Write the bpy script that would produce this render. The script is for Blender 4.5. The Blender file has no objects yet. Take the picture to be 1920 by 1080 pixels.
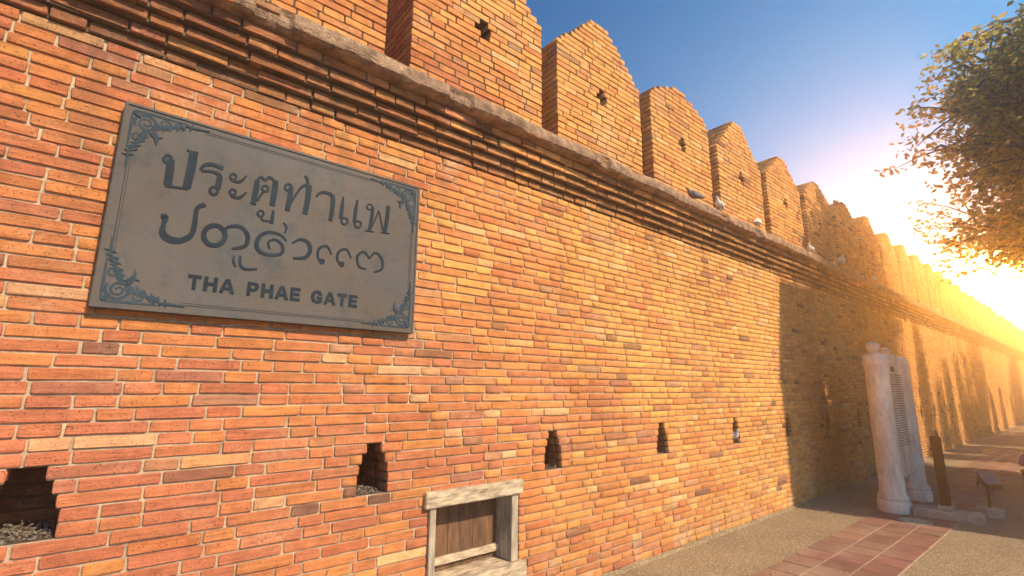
import bpy, bmesh, math, random
import numpy as np
from mathutils import Matrix, Vector, noise

S = bpy.context.scene
C = S.collection
R = random.Random(7)

# ------------------------------------------------------------------ camera
D, H = 3.0, 1.59                       # metres from lens to wall face, lens height
F = 914.3084818593777                  # focal length in pixels of a 1920 px wide frame
AX = ((0.76777262, -0.13298919, -0.62676876),
      (-0.6406642, -0.14615913, -0.75378173),
      (0.00863684, 0.98028128, -0.19741839))
cd = bpy.data.cameras.new('camera')
cam = bpy.data.objects.new('camera', cd)
C.objects.link(cam)
cd.sensor_width = 36.0
cd.lens = F / 1920 * 36
cd.clip_start, cd.clip_end = 0.05, 3000
M = Matrix.Identity(4)
for i in range(3):
    for j in range(3):
        M[i][j] = AX[i][j]
M[2][3] = H
cam.matrix_world = M
S.camera = cam

# ------------------------------------------------------------------ light
EL, AZ = math.radians(40), math.radians(11.5)       # sun: in front of the wall, a little to the right
sun_dir = Vector((math.sin(AZ) * math.cos(EL), -math.cos(AZ) * math.cos(EL), math.sin(EL)))
sl = bpy.data.lights.new('sun', 'SUN')
sl.energy = 5.0
sl.angle = math.radians(0.6)
sl.color = (1.0, 0.79, 0.54)
so = bpy.data.objects.new('sun', sl)
C.objects.link(so)
so.rotation_euler = sun_dir.to_track_quat('Z', 'Y').to_euler()

GLARE = Vector((0.98358456, 0.09211354, 0.15516605)).normalized()
W = bpy.data.worlds.new('World')
S.world = W
W.use_nodes = True
wn, wl = W.node_tree.nodes, W.node_tree.links
wn.clear()
out = wn.new('ShaderNodeOutputWorld')
sky = wn.new('ShaderNodeTexSky')
sky.sky_type = 'NISHITA'
sky.sun_disc = False
sky.sun_elevation = EL
sky.sun_rotation = math.pi - AZ
sky.air_density, sky.dust_density, sky.ozone_density = 1.0, 0.3, 3.0
bg = wn.new('ShaderNodeBackground')
bg.inputs[1].default_value = 0.085
tn = wn.new('ShaderNodeVectorMath'); tn.operation = 'MULTIPLY'
wl.new(sky.outputs[0], tn.inputs[0]); tn.inputs[1].default_value = (0.10, 0.88, 1.30)   # deep clear blue
wl.new(tn.outputs[0], bg.inputs[0])
tc = wn.new('ShaderNodeTexCoord')
nz = wn.new('ShaderNodeVectorMath'); nz.operation = 'NORMALIZE'
wl.new(tc.outputs['Generated'], nz.inputs[0])
dt = wn.new('ShaderNodeVectorMath'); dt.operation = 'DOT_PRODUCT'
wl.new(nz.outputs[0], dt.inputs[0])
dt.inputs[1].default_value = GLARE


def wmath(op, a, b=None):
    n = wn.new('ShaderNodeMath'); n.operation = op
    for k, v in enumerate((a, b)):
        if v is None:
            continue
        if isinstance(v, (int, float)):
            n.inputs[k].default_value = v
        else:
            wl.new(v, n.inputs[k])
    return n.outputs[0]


def lobe(sigma_deg, color, strength, last):
    s = math.radians(sigma_deg)
    t = wmath('SUBTRACT', dt.outputs['Value'], 1.0)
    t = wmath('MULTIPLY', t, 2.0 / (s * s))
    t = wmath('EXPONENT', t)
    t = wmath('MULTIPLY', t, strength)
    b = wn.new('ShaderNodeBackground')
    b.inputs[0].default_value = (*color, 1)
    wl.new(t, b.inputs[1])
    a = wn.new('ShaderNodeAddShader')
    wl.new(last, a.inputs[0]); wl.new(b.outputs[0], a.inputs[1])
    return a.outputs[0]


sh = bg.outputs[0]
sh = lobe(28, (0.12, 0.68, 1.0), 0.42, sh)          # pale sky around the low glare
sh = lobe(10, (0.40, 0.90, 1.0), 0.3, sh)
sh = lobe(1.2, (1.0, 0.36, 0.04), 2800.0, sh)         # the glare itself
wl.new(sh, out.inputs[0])

S.view_settings.view_transform = 'Standard'
S.view_settings.look = 'None'
S.view_settings.exposure = 0.5
S.view_settings.gamma = 1.0
S.view_settings.use_curve_mapping = False
S.render.engine = 'CYCLES'
S.cycles.use_denoising = True
S.cycles.max_bounces = 6
S.cycles.volume_bounces = 1
S.cycles.transparent_max_bounces = 12

# ------------------------------------------------------------------ helpers


def link(o, parent=None):
    C.objects.link(o)
    if parent is not None:
        o.parent = parent
    return o


def empty(name, loc=(0, 0, 0), parent=None, rz=0.0):
    o = bpy.data.objects.new(name, None)
    o.location = loc
    o.rotation_euler = (0, 0, rz)
    o.empty_display_size = 0.1
    return link(o, parent)


def tag(o, label=None, cat=None, group=None, kind=None):
    if label: o['label'] = label
    if cat: o['category'] = cat
    if group: o['group'] = group
    if kind: o['kind'] = kind
    return o


def mesh_obj(name, verts, faces, mat, parent=None, loc=(0, 0, 0), smooth=False):
    me = bpy.data.meshes.new(name)
    me.from_pydata([tuple(v) for v in verts], [], faces)
    me.update()
    if smooth:
        me.polygons.foreach_set('use_smooth', [True] * len(me.polygons))
    if mat: me.materials.append(mat)
    o = bpy.data.objects.new(name, me)
    o.location = loc
    return link(o, parent)


def bm_obj(name, bm, mat, parent=None, loc=(0, 0, 0), smooth=False):
    me = bpy.data.meshes.new(name)
    bm.normal_update()
    bm.to_mesh(me); bm.free()
    if smooth:
        me.polygons.foreach_set('use_smooth', [True] * len(me.polygons))
    if mat: me.materials.append(mat)
    o = bpy.data.objects.new(name, me)
    o.location = loc
    return link(o, parent)


def box(bm, x0, x1, y0, y1, z0, z1, jit=0.0, rng=R):
    j = lambda: rng.uniform(-jit, jit)
    v = [bm.verts.new((x + j(), y + j(), z + j())) for x in (x0, x1) for y in (y0, y1) for z in (z0, z1)]
    for f in ((0, 1, 3, 2), (4, 6, 7, 5), (0, 4, 5, 1), (2, 3, 7, 6), (0, 2, 6, 4), (1, 5, 7, 3)):
        bm.faces.new([v[i] for i in f])
    return v


def bevbox(name, dims, mat, parent, bev=0.005, seg=2, jit=0.0, cuts=0, warp=0.0):
    bm = bmesh.new()
    box(bm, *dims, jit=jit)
    if bev:
        bmesh.ops.bevel(bm, geom=bm.edges[:], offset=bev, segments=seg, affect='EDGES')
    if cuts:
        bmesh.ops.subdivide_edges(bm, edges=[e for e in bm.edges if e.calc_length() > 0.1], cuts=cuts, use_grid_fill=True)
    if warp:
        for v in bm.verts:
            n = noise.noise_vector(v.co * 9.0)
            v.co += n * warp
    return bm_obj(name, bm, mat, parent)


def lathe(name, prof, mat, parent=None, seg=28, loc=(0, 0, 0), smooth=True):
    vs, fs = [], []
    for r, z in prof:
        for k in range(seg):
            a = 2 * math.pi * k / seg
            vs.append((r * math.cos(a), r * math.sin(a), z))
    n = len(prof)
    for i in range(n - 1):
        for k in range(seg):
            k2 = (k + 1) % seg
            fs.append((i * seg + k, i * seg + k2, (i + 1) * seg + k2, (i + 1) * seg + k))
    fs.append(tuple(range(seg))[::-1])
    fs.append(tuple((n - 1) * seg + k for k in range(seg)))
    o = mesh_obj(name, vs, fs, mat, parent, loc)
    if smooth:
        me = o.data
        me.polygons.foreach_set('use_smooth', [True] * len(me.polygons))
        me.set_sharp_from_angle(angle=math.radians(38))
    return o


def tube(vs, fs, pts, rads, seg=8):
    """append a tapered tube through pts"""
    base = len(vs)
    n = len(pts)
    up = Vector((0.13, 0.21, 0.97))
    for i, p in enumerate(pts):
        p = Vector(p)
        a = Vector(pts[max(i - 1, 0)]); b = Vector(pts[min(i + 1, n - 1)])
        d = (b - a).normalized()
        u = d.cross(up)
        if u.length < 1e-3: u = d.cross(Vector((1, 0, 0)))
        u.normalize(); w = d.cross(u)
        for k in range(seg):
            t = 2 * math.pi * k / seg
            vs.append(tuple(p + (u * math.cos(t) + w * math.sin(t)) * rads[i]))
    for i in range(n - 1):
        for k in range(seg):
            k2 = (k + 1) % seg
            fs.append((base + i * seg + k, base + i * seg + k2, base + (i + 1) * seg + k2, base + (i + 1) * seg + k))
    fs.append(tuple(base + k for k in range(seg))[::-1])
    fs.append(tuple(base + (n - 1) * seg + k for k in range(seg)))


def project(x, y, z):
    z -= H
    c = [AX[0][j] * x + AX[1][j] * y + AX[2][j] * z for j in range(3)]
    if c[2] > -1e-3: return None
    return 960 + F * c[0] / -c[2], 540 - F * c[1] / -c[2]


def unwall(px, py, y=3.0):
    c = (px - 960, -(py - 540), -F)
    r = [AX[i][0] * c[0] + AX[i][1] * c[1] + AX[i][2] * c[2] for i in range(3)]
    return r[0] / r[1] * y, r[2] / r[1] * y + H


# ------------------------------------------------------------------ materials


def mat(name):
    m = bpy.data.materials.new(name)
    m.use_nodes = True
    nt = m.node_tree
    b = nt.nodes['Principled BSDF']
    return m, nt.nodes, nt.links, b


class N:
    """small node builder"""
    def __init__(s, nt): s.n, s.l = nt.nodes, nt.links
    def pos(s, scale=(1, 1, 1)):
        g = s.n.new('ShaderNodeNewGeometry')
        m = s.n.new('ShaderNodeVectorMath'); m.operation = 'MULTIPLY'
        s.l.new(g.outputs['Position'], m.inputs[0]); m.inputs[1].default_value = scale
        return m.outputs[0]
    def objpos(s, scale=(1, 1, 1)):
        g = s.n.new('ShaderNodeTexCoord')
        m = s.n.new('ShaderNodeVectorMath'); m.operation = 'MULTIPLY'
        s.l.new(g.outputs['Object'], m.inputs[0]); m.inputs[1].default_value = scale
        return m.outputs[0]
    def noise(s, vec, scale, detail=4, rough=0.55, dist=0.0):
        t = s.n.new('ShaderNodeTexNoise')
        s.l.new(vec, t.inputs['Vector'])
        t.inputs['Scale'].default_value = scale; t.inputs['Detail'].default_value = detail
        t.inputs['Roughness'].default_value = rough; t.inputs['Distortion'].default_value = dist
        return t.outputs['Fac']
    def voronoi(s, vec, scale, feature='F1'):
        t = s.n.new('ShaderNodeTexVoronoi'); t.feature = feature
        s.l.new(vec, t.inputs['Vector']); t.inputs['Scale'].default_value = scale
        return t.outputs['Distance']
    def ramp(s, fac, a, b, lo=0.0, hi=1.0):
        t = s.n.new('ShaderNodeMapRange')
        s.l.new(fac, t.inputs[0])
        t.inputs[1].default_value, t.inputs[2].default_value = a, b
        t.inputs[3].default_value, t.inputs[4].default_value = lo, hi
        return t.outputs[0]
    def math(s, op, a, b=0.0):
        t = s.n.new('ShaderNodeMath'); t.operation = op
        for k, v in enumerate((a, b)):
            if isinstance(v, (int, float)): t.inputs[k].default_value = v
            else: s.l.new(v, t.inputs[k])
        return t.outputs[0]
    def mix(s, fac, a, b, mode='MIX'):
        t = s.n.new('ShaderNodeMix'); t.data_type = 'RGBA'; t.blend_type = mode
        for k, v in ((0, fac), (6, a), (7, b)):
            if isinstance(v, (int, float)): t.inputs[k].default_value = v
            elif isinstance(v, tuple): t.inputs[k].default_value = (*v, 1) if len(v) == 3 else v
            else: s.l.new(v, t.inputs[k])
        return t.outputs[2]
    def scale(s, col, fac):
        t = s.n.new('ShaderNodeVectorMath'); t.operation = 'SCALE'
        s.l.new(col, t.inputs[0])
        if isinstance(fac, (int, float)): t.inputs[3].default_value = fac
        else: s.l.new(fac, t.inputs[3])
        return t.outputs[0]
    def bump(s, h, strength, dist, prev=None):
        t = s.n.new('ShaderNodeBump')
        t.inputs['Strength'].default_value = strength; t.inputs['Distance'].default_value = dist
        s.l.new(h, t.inputs['Height'])
        if prev is not None: s.l.new(prev, t.inputs['Normal'])
        return t.outputs[0]
    def sepz(s, axis=2):
        g = s.n.new('ShaderNodeNewGeometry'); t = s.n.new('ShaderNodeSeparateXYZ')
        s.l.new(g.outputs['Position'], t.inputs[0]); return t.outputs[axis]


def brick_mat(name, grime, lime):
    m, n, l, b = mat(name)
    k = N(m.node_tree)
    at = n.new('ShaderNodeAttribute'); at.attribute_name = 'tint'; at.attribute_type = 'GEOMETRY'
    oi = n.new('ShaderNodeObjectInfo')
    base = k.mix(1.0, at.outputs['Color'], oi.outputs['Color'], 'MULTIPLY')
    p = k.pos()
    streak = k.noise(k.pos((5, 5, 70)), 1.0, 5, 0.6)
    blot = k.noise(p, 14.0, 5, 0.6)
    col = k.scale(base, k.ramp(streak, 0.28, 0.72, 0.74, 1.24))
    col = k.scale(col, k.ramp(blot, 0.28, 0.72, 0.76, 1.18))
    wide = k.noise(k.pos((.8, .8, 1.3)), 1.0, 5, 0.6)
    col = k.scale(col, k.ramp(wide, 0.3, 0.7, 0.84, 1.12))
    # pale lime film, in soft patches
    lm = k.noise(p, 3.1, 6, 0.65)
    lm2 = k.noise(p, 55.0, 3, 0.6)
    f = k.math('MULTIPLY', k.ramp(lm, 0.52, 0.72), k.ramp(lm2, 0.40, 0.62))
    z = k.sepz()
    band = k.math('MULTIPLY', k.ramp(z, 2.85, 3.27), k.ramp(z, 3.32, 3.29))
    f = k.math('MINIMUM', k.math('MULTIPLY', f, k.math('ADD', lime, k.math('MULTIPLY', band, 0.75))), 0.8)
    col = k.mix(f, col, (0.66, 0.50, 0.33))
    # a pale film low down where damp salts sit
    low = k.math('MULTIPLY', k.ramp(z, 0.55, 0.02), k.ramp(k.noise(p, 4.3, 5, 0.65), 0.52, 0.64))
    col = k.mix(k.math('MULTIPLY', low, 0.55), col, (0.62, 0.45, 0.34))
    # run-off streaks below the cornice and splashed dirt at the foot
    run = k.math('MULTIPLY', k.ramp(k.noise(k.pos((7, 7, .45)), 1.0, 5, 0.65), 0.50, 0.66), k.ramp(z, 1.6, 3.25))
    run = k.math('MULTIPLY', run, k.ramp(z, 3.9, 3.5))
    col = k.mix(k.math('MULTIPLY', run, 0.34), col, (0.13, 0.08, 0.05))
    spl = k.math('MULTIPLY', k.ramp(z, 0.42, 0.0), k.ramp(k.noise(p, 6.0, 5, 0.65), 0.40, 0.62))
    col = k.mix(k.math('MULTIPLY', spl, 0.40), col, (0.20, 0.13, 0.08))
    # dark pits
    pit = k.noise(p, 120.0, 2, 0.5)
    pf = k.ramp(pit, 0.64, 0.72)
    col = k.mix(k.math('MULTIPLY', pf, 0.55), col, (0.07, 0.035, 0.02))
    # black lichen and soot
    g1 = k.noise(k.pos((1, 1, 2.2)), 3.4, 7, 0.7)
    g2 = k.noise(p, 22.0, 4, 0.6)
    gf = k.math('MULTIPLY', k.ramp(g1, 0.62 - 0.2 * grime, 0.80 - 0.2 * grime), k.ramp(g2, 0.35, 0.6))
    col = k.mix(k.math('MULTIPLY', gf, 0.35 + 0.5 * grime), col, (0.055, 0.045, 0.035))
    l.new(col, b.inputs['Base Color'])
    b.inputs['Roughness'].default_value = 0.86
    b.inputs['Specular IOR Level'].default_value = 0.25
    h = k.math('ADD', k.math('MULTIPLY', streak, 0.5), k.math('MULTIPLY', k.noise(p, 90.0, 5, 0.7), 0.8))
    h = k.math('SUBTRACT', h, k.math('MULTIPLY', pf, 0.6))
    l.new(k.bump(h, 1.0, 0.007), b.inputs['Normal'])
    return m


def simple(name, c1, c2, scale=20, rough=0.85, bump=0.4, dist=0.004, stretch=(1, 1, 1), metal=0.0, spec=0.3, obj=False):
    m, n, l, b = mat(name)
    k = N(m.node_tree)
    p = k.objpos(stretch) if obj else k.pos(stretch)
    a = k.noise(p, scale, 6, 0.62)
    c = k.mix(k.ramp(a, 0.32, 0.68), c1, c2)
    f = k.noise(p, scale * 7, 3, 0.6)
    c = k.scale(c, k.ramp(f, 0.3, 0.7, 0.86, 1.12))
    l.new(c, b.inputs['Base Color'])
    b.inputs['Roughness'].default_value = rough
    b.inputs['Metallic'].default_value = metal
    b.inputs['Specular IOR Level'].default_value = spec
    if bump: l.new(k.bump(k.math('ADD', a, k.math('MULTIPLY', f, 0.6)), bump, dist), b.inputs['Normal'])
    return m


M_brick = brick_mat('old_brick', 0.0, 0.35)
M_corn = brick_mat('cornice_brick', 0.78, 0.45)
M_merl = brick_mat('merlon_brick', 0.30, 0.55)
M_mortar = simple('lime_mortar', (0.54, 0.42, 0.29), (0.28, 0.21, 0.14), 9, 0.95, 0.6, 0.006)
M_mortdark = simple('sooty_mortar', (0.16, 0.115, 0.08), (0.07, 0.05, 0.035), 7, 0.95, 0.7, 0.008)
M_ledge = simple('eroded_ledge', (0.50, 0.32, 0.20), (0.15, 0.10, 0.068), 11, 0.97, 1.0, 0.03)
M_wood = simple('bleached_timber', (0.72, 0.58, 0.40), (0.22, 0.165, 0.115), 5, 0.9, 0.8, 0.004, (2, 6, 9))
M_woodv = simple('bleached_upright', (0.52, 0.44, 0.34), (0.22, 0.18, 0.135), 5, 0.9, 0.8, 0.004, (9, 6, 1.2))
M_board = simple('brown_board', (0.22, 0.115, 0.06), (0.075, 0.045, 0.028), 3.2, 0.85, 0.8, 0.004, (9, 3, 1.3))
M_stone = simple('weathered_stone', (0.78, 0.71, 0.60), (0.40, 0.35, 0.28), 3.0, 0.75, 0.35, 0.006, (1, 1, 0.5))
M_post = simple('dark_timber', (0.022, 0.012, 0.007), (0.010, 0.006, 0.004), 6, 0.8, 0.5, 0.004, (6, 6, 1))
M_conc = simple('grey_concrete', (0.42, 0.38, 0.32), (0.26, 0.235, 0.20), 14, 0.92, 0.6, 0.005)
M_black = simple('black_metal', (0.045, 0.042, 0.04), (0.022, 0.02, 0.02), 12, 0.5, 0.2, 0.002)
M_dung = simple('nest_litter', (0.30, 0.26, 0.21), (0.07, 0.055, 0.045), 60, 0.95, 0.8, 0.005)
M_plant = simple('small_plant', (0.10, 0.19, 0.035), (0.05, 0.10, 0.02), 30, 0.7, 0.2)
M_mauve = simple('mauve_cloth', (0.36, 0.20, 0.40), (0.27, 0.14, 0.31), 8, 0.75, 0.4, 0.01)
M_bark = simple('grey_bark', (0.19, 0.15, 0.11), (0.09, 0.07, 0.05), 6, 0.95, 1.0, 0.02, (3, 3, 0.7))
M_plaster = simple('cream_plaster', (0.55, 0.50, 0.42), (0.42, 0.38, 0.31), 1.2, 0.9, 0.3)
M_roof = simple('roof_tile', (0.30, 0.12, 0.07), (0.2, 0.08, 0.05), 3, 0.85, 0.5)
M_shut = simple('green_shutter', (0.07, 0.13, 0.11), (0.05, 0.09, 0.08), 6, 0.6, 0.2)


def ground_mat():
    m, n, l, b = mat('sandy_concrete')
    k = N(m.node_tree); p = k.pos()
    a = k.noise(p, 0.9, 6, 0.65)
    c = k.mix(k.ramp(a, 0.3, 0.7), (0.29, 0.215, 0.12), (0.18, 0.135, 0.078))
    v = k.voronoi(p, 48)
    c = k.mix(k.ramp(v, 0.15, 0.45, 0.75, 0.0), c, (0.56, 0.46, 0.32))
    g = k.noise(p, 62, 5, 0.8)
    c = k.scale(c, k.ramp(g, 0.32, 0.68, 0.42, 1.5))
    sp = k.noise(p, 38, 2, 0.5)
    c = k.mix(k.ramp(sp, 0.62, 0.68, 0.0, 0.6), c, (0.10, 0.075, 0.05))
    st = k.noise(p, 3.3, 6, 0.7)
    c = k.mix(k.ramp(st, 0.60, 0.75, 0.0, 0.5), c, (0.15, 0.115, 0.08))
    l.new(c, b.inputs['Base Color'])
    b.inputs['Roughness'].default_value = 0.92
    l.new(k.bump(k.math('ADD', g, v), 0.6, 0.006), b.inputs['Normal'])
    return m


def tile_mat():
    m, n, l, b = mat('red_clay_paver')
    k = N(m.node_tree); p = k.pos()
    oi = n.new('ShaderNodeObjectInfo')
    a = k.noise(p, 6, 6, 0.65)
    c = k.mix(k.ramp(a, 0.3, 0.7), (0.25, 0.115, 0.078), (0.155, 0.075, 0.055))
    c = k.mix(1.0, c, oi.outputs['Color'], 'MULTIPLY')
    g = k.noise(p, 110, 3, 0.7)
    c = k.scale(c, k.ramp(g, 0.3, 0.7, 0.75, 1.2))
    dst = k.noise(p, 1.7, 5, 0.6)
    c = k.mix(k.ramp(dst, 0.42, 0.7, 0.0, 0.55), c, (0.36, 0.27, 0.18))
    l.new(c, b.inputs['Base Color']); b.inputs['Roughness'].default_value = 0.85
    l.new(k.bump(g, 0.5, 0.003), b.inputs['Normal'])
    return m


def plaque_mat(name, c1, c2, c3, rough):
    m, n, l, b = mat(name)
    k = N(m.node_tree); p = k.pos()
    a = k.noise(p, 2.6, 6, 0.62)
    c = k.mix(k.ramp(a, 0.35, 0.65), c1, c2)
    f = k.noise(p, 9, 6, 0.7)
    c = k.mix(k.ramp(f, 0.50, 0.70, 0, 0.75), c, c3)
    bl = k.noise(k.pos((1, 1, 1)), 1.3, 7, 0.7)
    c = k.scale(c, k.ramp(bl, 0.32, 0.68, 0.74, 1.28))
    g = k.noise(p, 160, 3, 0.6)
    c = k.scale(c, k.ramp(g, 0.3, 0.7, 0.88, 1.1))
    drip = k.noise(k.pos((30, 30, 1.5)), 1.0, 4, 0.6)
    c = k.mix(k.ramp(drip, 0.58, 0.72, 0, 0.35), c, c3)
    l.new(c, b.inputs['Base Color'])
    b.inputs['Metallic'].default_value = 0.0
    b.inputs['Specular IOR Level'].default_value = 0.22
    b.inputs['Roughness'].default_value = rough
    l.new(k.bump(k.math('ADD', g, f), 0.35, 0.002), b.inputs['Normal'])
    return m


def leaf_mat(name, c1, c2, c3):
    m, n, l, b = mat(name)
    k = N(m.node_tree)
    at = n.new('ShaderNodeAttribute'); at.attribute_name = 'tint'
    sep = n.new('ShaderNodeSeparateColor'); l.new(at.outputs['Color'], sep.inputs[0])
    c = k.mix(sep.outputs[0], c1, c2)
    c = k.mix(k.ramp(sep.outputs[1], 0.85, 1.0, 0, 0.7), c, c3)
    l.new(c, b.inputs['Base Color']); b.inputs['Roughness'].default_value = 0.5
    tr = n.new('ShaderNodeBsdfTranslucent'); l.new(k.scale(c, 2.3), tr.inputs[0])
    mx = n.new('ShaderNodeMixShader'); mx.inputs[0].default_value = 0.65
    l.new(b.outputs[0], mx.inputs[1]); l.new(tr.outputs[0], mx.inputs[2])
    l.new(mx.outputs[0], n['Material Output'].inputs[0])
    return m


M_ground = ground_mat()
M_tile = tile_mat()
M_plq = plaque_mat('weathered_bronze', (0.118, 0.096, 0.080), (0.082, 0.080, 0.079), (0.045, 0.062, 0.074), 0.62)
M_letter = plaque_mat('blue_grey_patina', (0.012, 0.026, 0.042), (0.007, 0.015, 0.026), (0.022, 0.042, 0.060), 0.7)
M_orn = plaque_mat('ornament_patina', (0.030, 0.058, 0.082), (0.016, 0.030, 0.045), (0.055, 0.082, 0.10), 0.7)
M_leaf = leaf_mat('tree_leaf', (0.10, 0.115, 0.018), (0.28, 0.20, 0.026), (0.44, 0.23, 0.028))  # golden tones carry part of the orange glow in the leaf colour
M_leafd = leaf_mat('dark_leaf', (0.03, 0.06, 0.015), (0.07, 0.11, 0.025), (0.12, 0.10, 0.03))

# ------------------------------------------------------------------ bricks
CO = 0.0608           # one course
Z0 = 0.0155
JT = 0.0105           # upright joint
JH = 0.0092           # bed joint


def row_z(k): return Z0 + CO * k


def brick_variant(L, rng, hgt=CO - JH):
    """front outline of 10 points, bevel ring, extruded back (48 triangles); depth 1 = y of back, scaled later"""
    hw, hh = L / 2, hgt / 2
    def c(): return rng.uniform(0.003, 0.009)
    j = lambda s=0.0014: rng.uniform(-s, s)
    a = [c() for _ in range(8)]
    if rng.random() < 0.3:
        q = rng.randrange(4); a[2 * q] *= 2.2; a[2 * q + 1] *= 1.6
    P = [(-hw + a[0], -hh + j()), (rng.uniform(-.3, .3) * hw, -hh + j(0.0026)), (hw - a[1], -hh + j()), (hw + j(), -hh + a[2] * .8),
         (hw + j(), hh - a[3] * .8), (hw - a[4], hh + j()), (rng.uniform(-.3, .3) * hw, hh + j(0.0026)), (-hw + a[5], hh + j()),
         (-hw + j(), hh - a[6] * .8), (-hw + j(), -hh + a[7] * .8)]
    ins, e = rng.uniform(.0022, .0042), rng.uniform(.002, .0045)
    inner = [(x - math.copysign(ins, x) if abs(x) > hw * .5 else x, z - math.copysign(ins, z) if abs(z) > hh * .5 else z) for x, z in P]
    V = [(x, rng.uniform(-.0008, .0012), z) for x, z in inner] + [(x, e, z) for x, z in P] + [(x, 1.0, z) for x, z in P]
    n = 10
    Fc = [tuple(range(n))]
    for k in range(n):
        q = (k + 1) % n
        Fc.append((k + n, q + n, q, k))
        Fc.append((k + 2 * n, q + 2 * n, q + n, k + n))
    return np.array(V), Fc


BR = random.Random(3)
LS, LH = 0.295, 0.143
VAR = [brick_variant(LS, BR) for _ in range(22)] + [brick_variant(LH, BR) for _ in range(14)]


def brick_meshes(mt, depth):
    out_ = []
    for V, Fc in VAR:
        V = V.copy(); V[20:, 1] = depth
        me = bpy.data.meshes.new('brick')
        me.from_pydata(V.tolist(), [], Fc)
        ca = me.color_attributes.new('tint', 'FLOAT_COLOR', 'POINT')
        ca.data.foreach_set('color', [1.0] * (4 * len(V)))
        me.materials.append(mt); me.update()
        out_.append(me)
    return out_


def mixc(a, b, t): return tuple(x * (1 - t) + y * t for x, y in zip(a, b))


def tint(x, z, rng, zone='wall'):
    """fired-clay colours with a flare wash painted in: redder low and left, yellower along and up"""
    t = 0.30 + 0.16 * (x - 1.0) + 0.14 * (z - 1.5)  # painted light: the flare's warm wash rises along x and z
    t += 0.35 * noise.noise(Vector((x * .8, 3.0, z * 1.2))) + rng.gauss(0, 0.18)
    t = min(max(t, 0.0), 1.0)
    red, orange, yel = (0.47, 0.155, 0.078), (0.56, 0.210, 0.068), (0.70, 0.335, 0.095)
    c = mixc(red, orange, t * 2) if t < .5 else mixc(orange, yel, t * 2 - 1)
    r = rng.random()
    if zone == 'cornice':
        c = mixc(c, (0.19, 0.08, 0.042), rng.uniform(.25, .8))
    elif r < 0.016: c = mixc(c, (0.15, 0.085, 0.06), rng.uniform(.5, .9))
    elif r < 0.07: c = mixc(c, (0.36, 0.15, 0.10), rng.uniform(.2, .7))
    elif r < 0.11: c = mixc(c, (0.74, 0.50, 0.25), rng.uniform(.25, .65))
    elif r < 0.24: c = mixc(c, (0.50, 0.14, 0.06), rng.uniform(.2, .6))
    elif r < 0.26: c = mixc(c, (0.36, 0.27, 0.18), rng.uniform(.2, .5))
    b = rng.uniform(.90, 1.09)
    return tuple(min(v * b, 1.0) for v in c)


def lay_row(x0, x1, holes, rng, phase):
    """(centre, length) of the bricks of one course, keeping clear of the holes"""
    xs = []
    x = x0 - phase
    big = rng.random() < .5
    while x < x1 + .4:
        L = (LS if big else LH) * rng.uniform(.93, 1.06)
        xs.append((x, x + L)); x += L + JT * rng.uniform(.8, 1.25)
        if rng.random() < .82: big = not big
    spans = []
    lo = x0
    for a, b in sorted(holes):
        if a > lo: spans.append((lo, min(a, x1)))
        lo = max(lo, b)
    if lo < x1: spans.append((lo, x1))
    res = []
    for s0, s1 in spans:
        cur = [[max(a, s0), min(b, s1)] for a, b in xs if b > s0 + .012 and a < s1 - .012]
        if not cur: continue
        if cur[0][1] - cur[0][0] < .05 and len(cur) > 1: cur[1][0] = cur[0][0]; cur.pop(0)
        if cur[-1][1] - cur[-1][0] < .05 and len(cur) > 1: cur[-2][1] = cur[-1][1]; cur.pop()
        cur[0][0] = s0; cur[-1][1] = s1
        for a, b in cur:
            if b - a > .36:
                m_ = (a + b) / 2 + rng.uniform(-.05, .05)
                res += [(a, m_ - JT / 2), (m_ + JT / 2, b)]
            else: res.append((a, b))
    return [((a + b) / 2, b - a) for a, b in res]


class Brick:
    __slots__ = ('x', 'y', 'z', 'L', 'v', 'rz', 'ry', 'col', 'px', 'dep', 'hs')

    def __init__(s, x, y, z, L, rng, zone='wall', rz=0.0, dep=.05, hs=1.0):
        s.x, s.y, s.z, s.L, s.rz, s.dep, s.hs = x, y, z, L, rz, dep, hs
        s.v = rng.randrange(22) if L > .2 else 22 + rng.randrange(14)
        s.ry = rng.uniform(-.006, .006)
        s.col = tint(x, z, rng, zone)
        s.px = 0.0
        a = project(x, y, z)
        if a and -10 < a[0] < 1930 and -10 < a[1] < 1090:
            c_, s_ = math.cos(rz), math.sin(rz)
            p = project(x - c_ * L / 2, y - s_ * L / 2, z); q = project(x + c_ * L / 2, y + s_ * L / 2, z)
            t_ = project(x, y, z + .05)
            if p and q and t_:
                s.px = abs((q[0] - p[0]) * (t_[1] - a[1]) - (q[1] - p[1]) * (t_[0] - a[0]))


def place_single(bricks, meshes, parent):
    for b in bricks:
        o = bpy.data.objects.new('brick', meshes[b.v])
        L0 = LS if b.v < 22 else LH
        o.location = (b.x, b.y, b.z)
        o.rotation_euler = (0, b.ry, b.rz)
        o.scale = (b.L / L0, 1, b.hs)
        o.color = (*b.col, 1)
        C.objects.link(o); o.parent = parent


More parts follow.
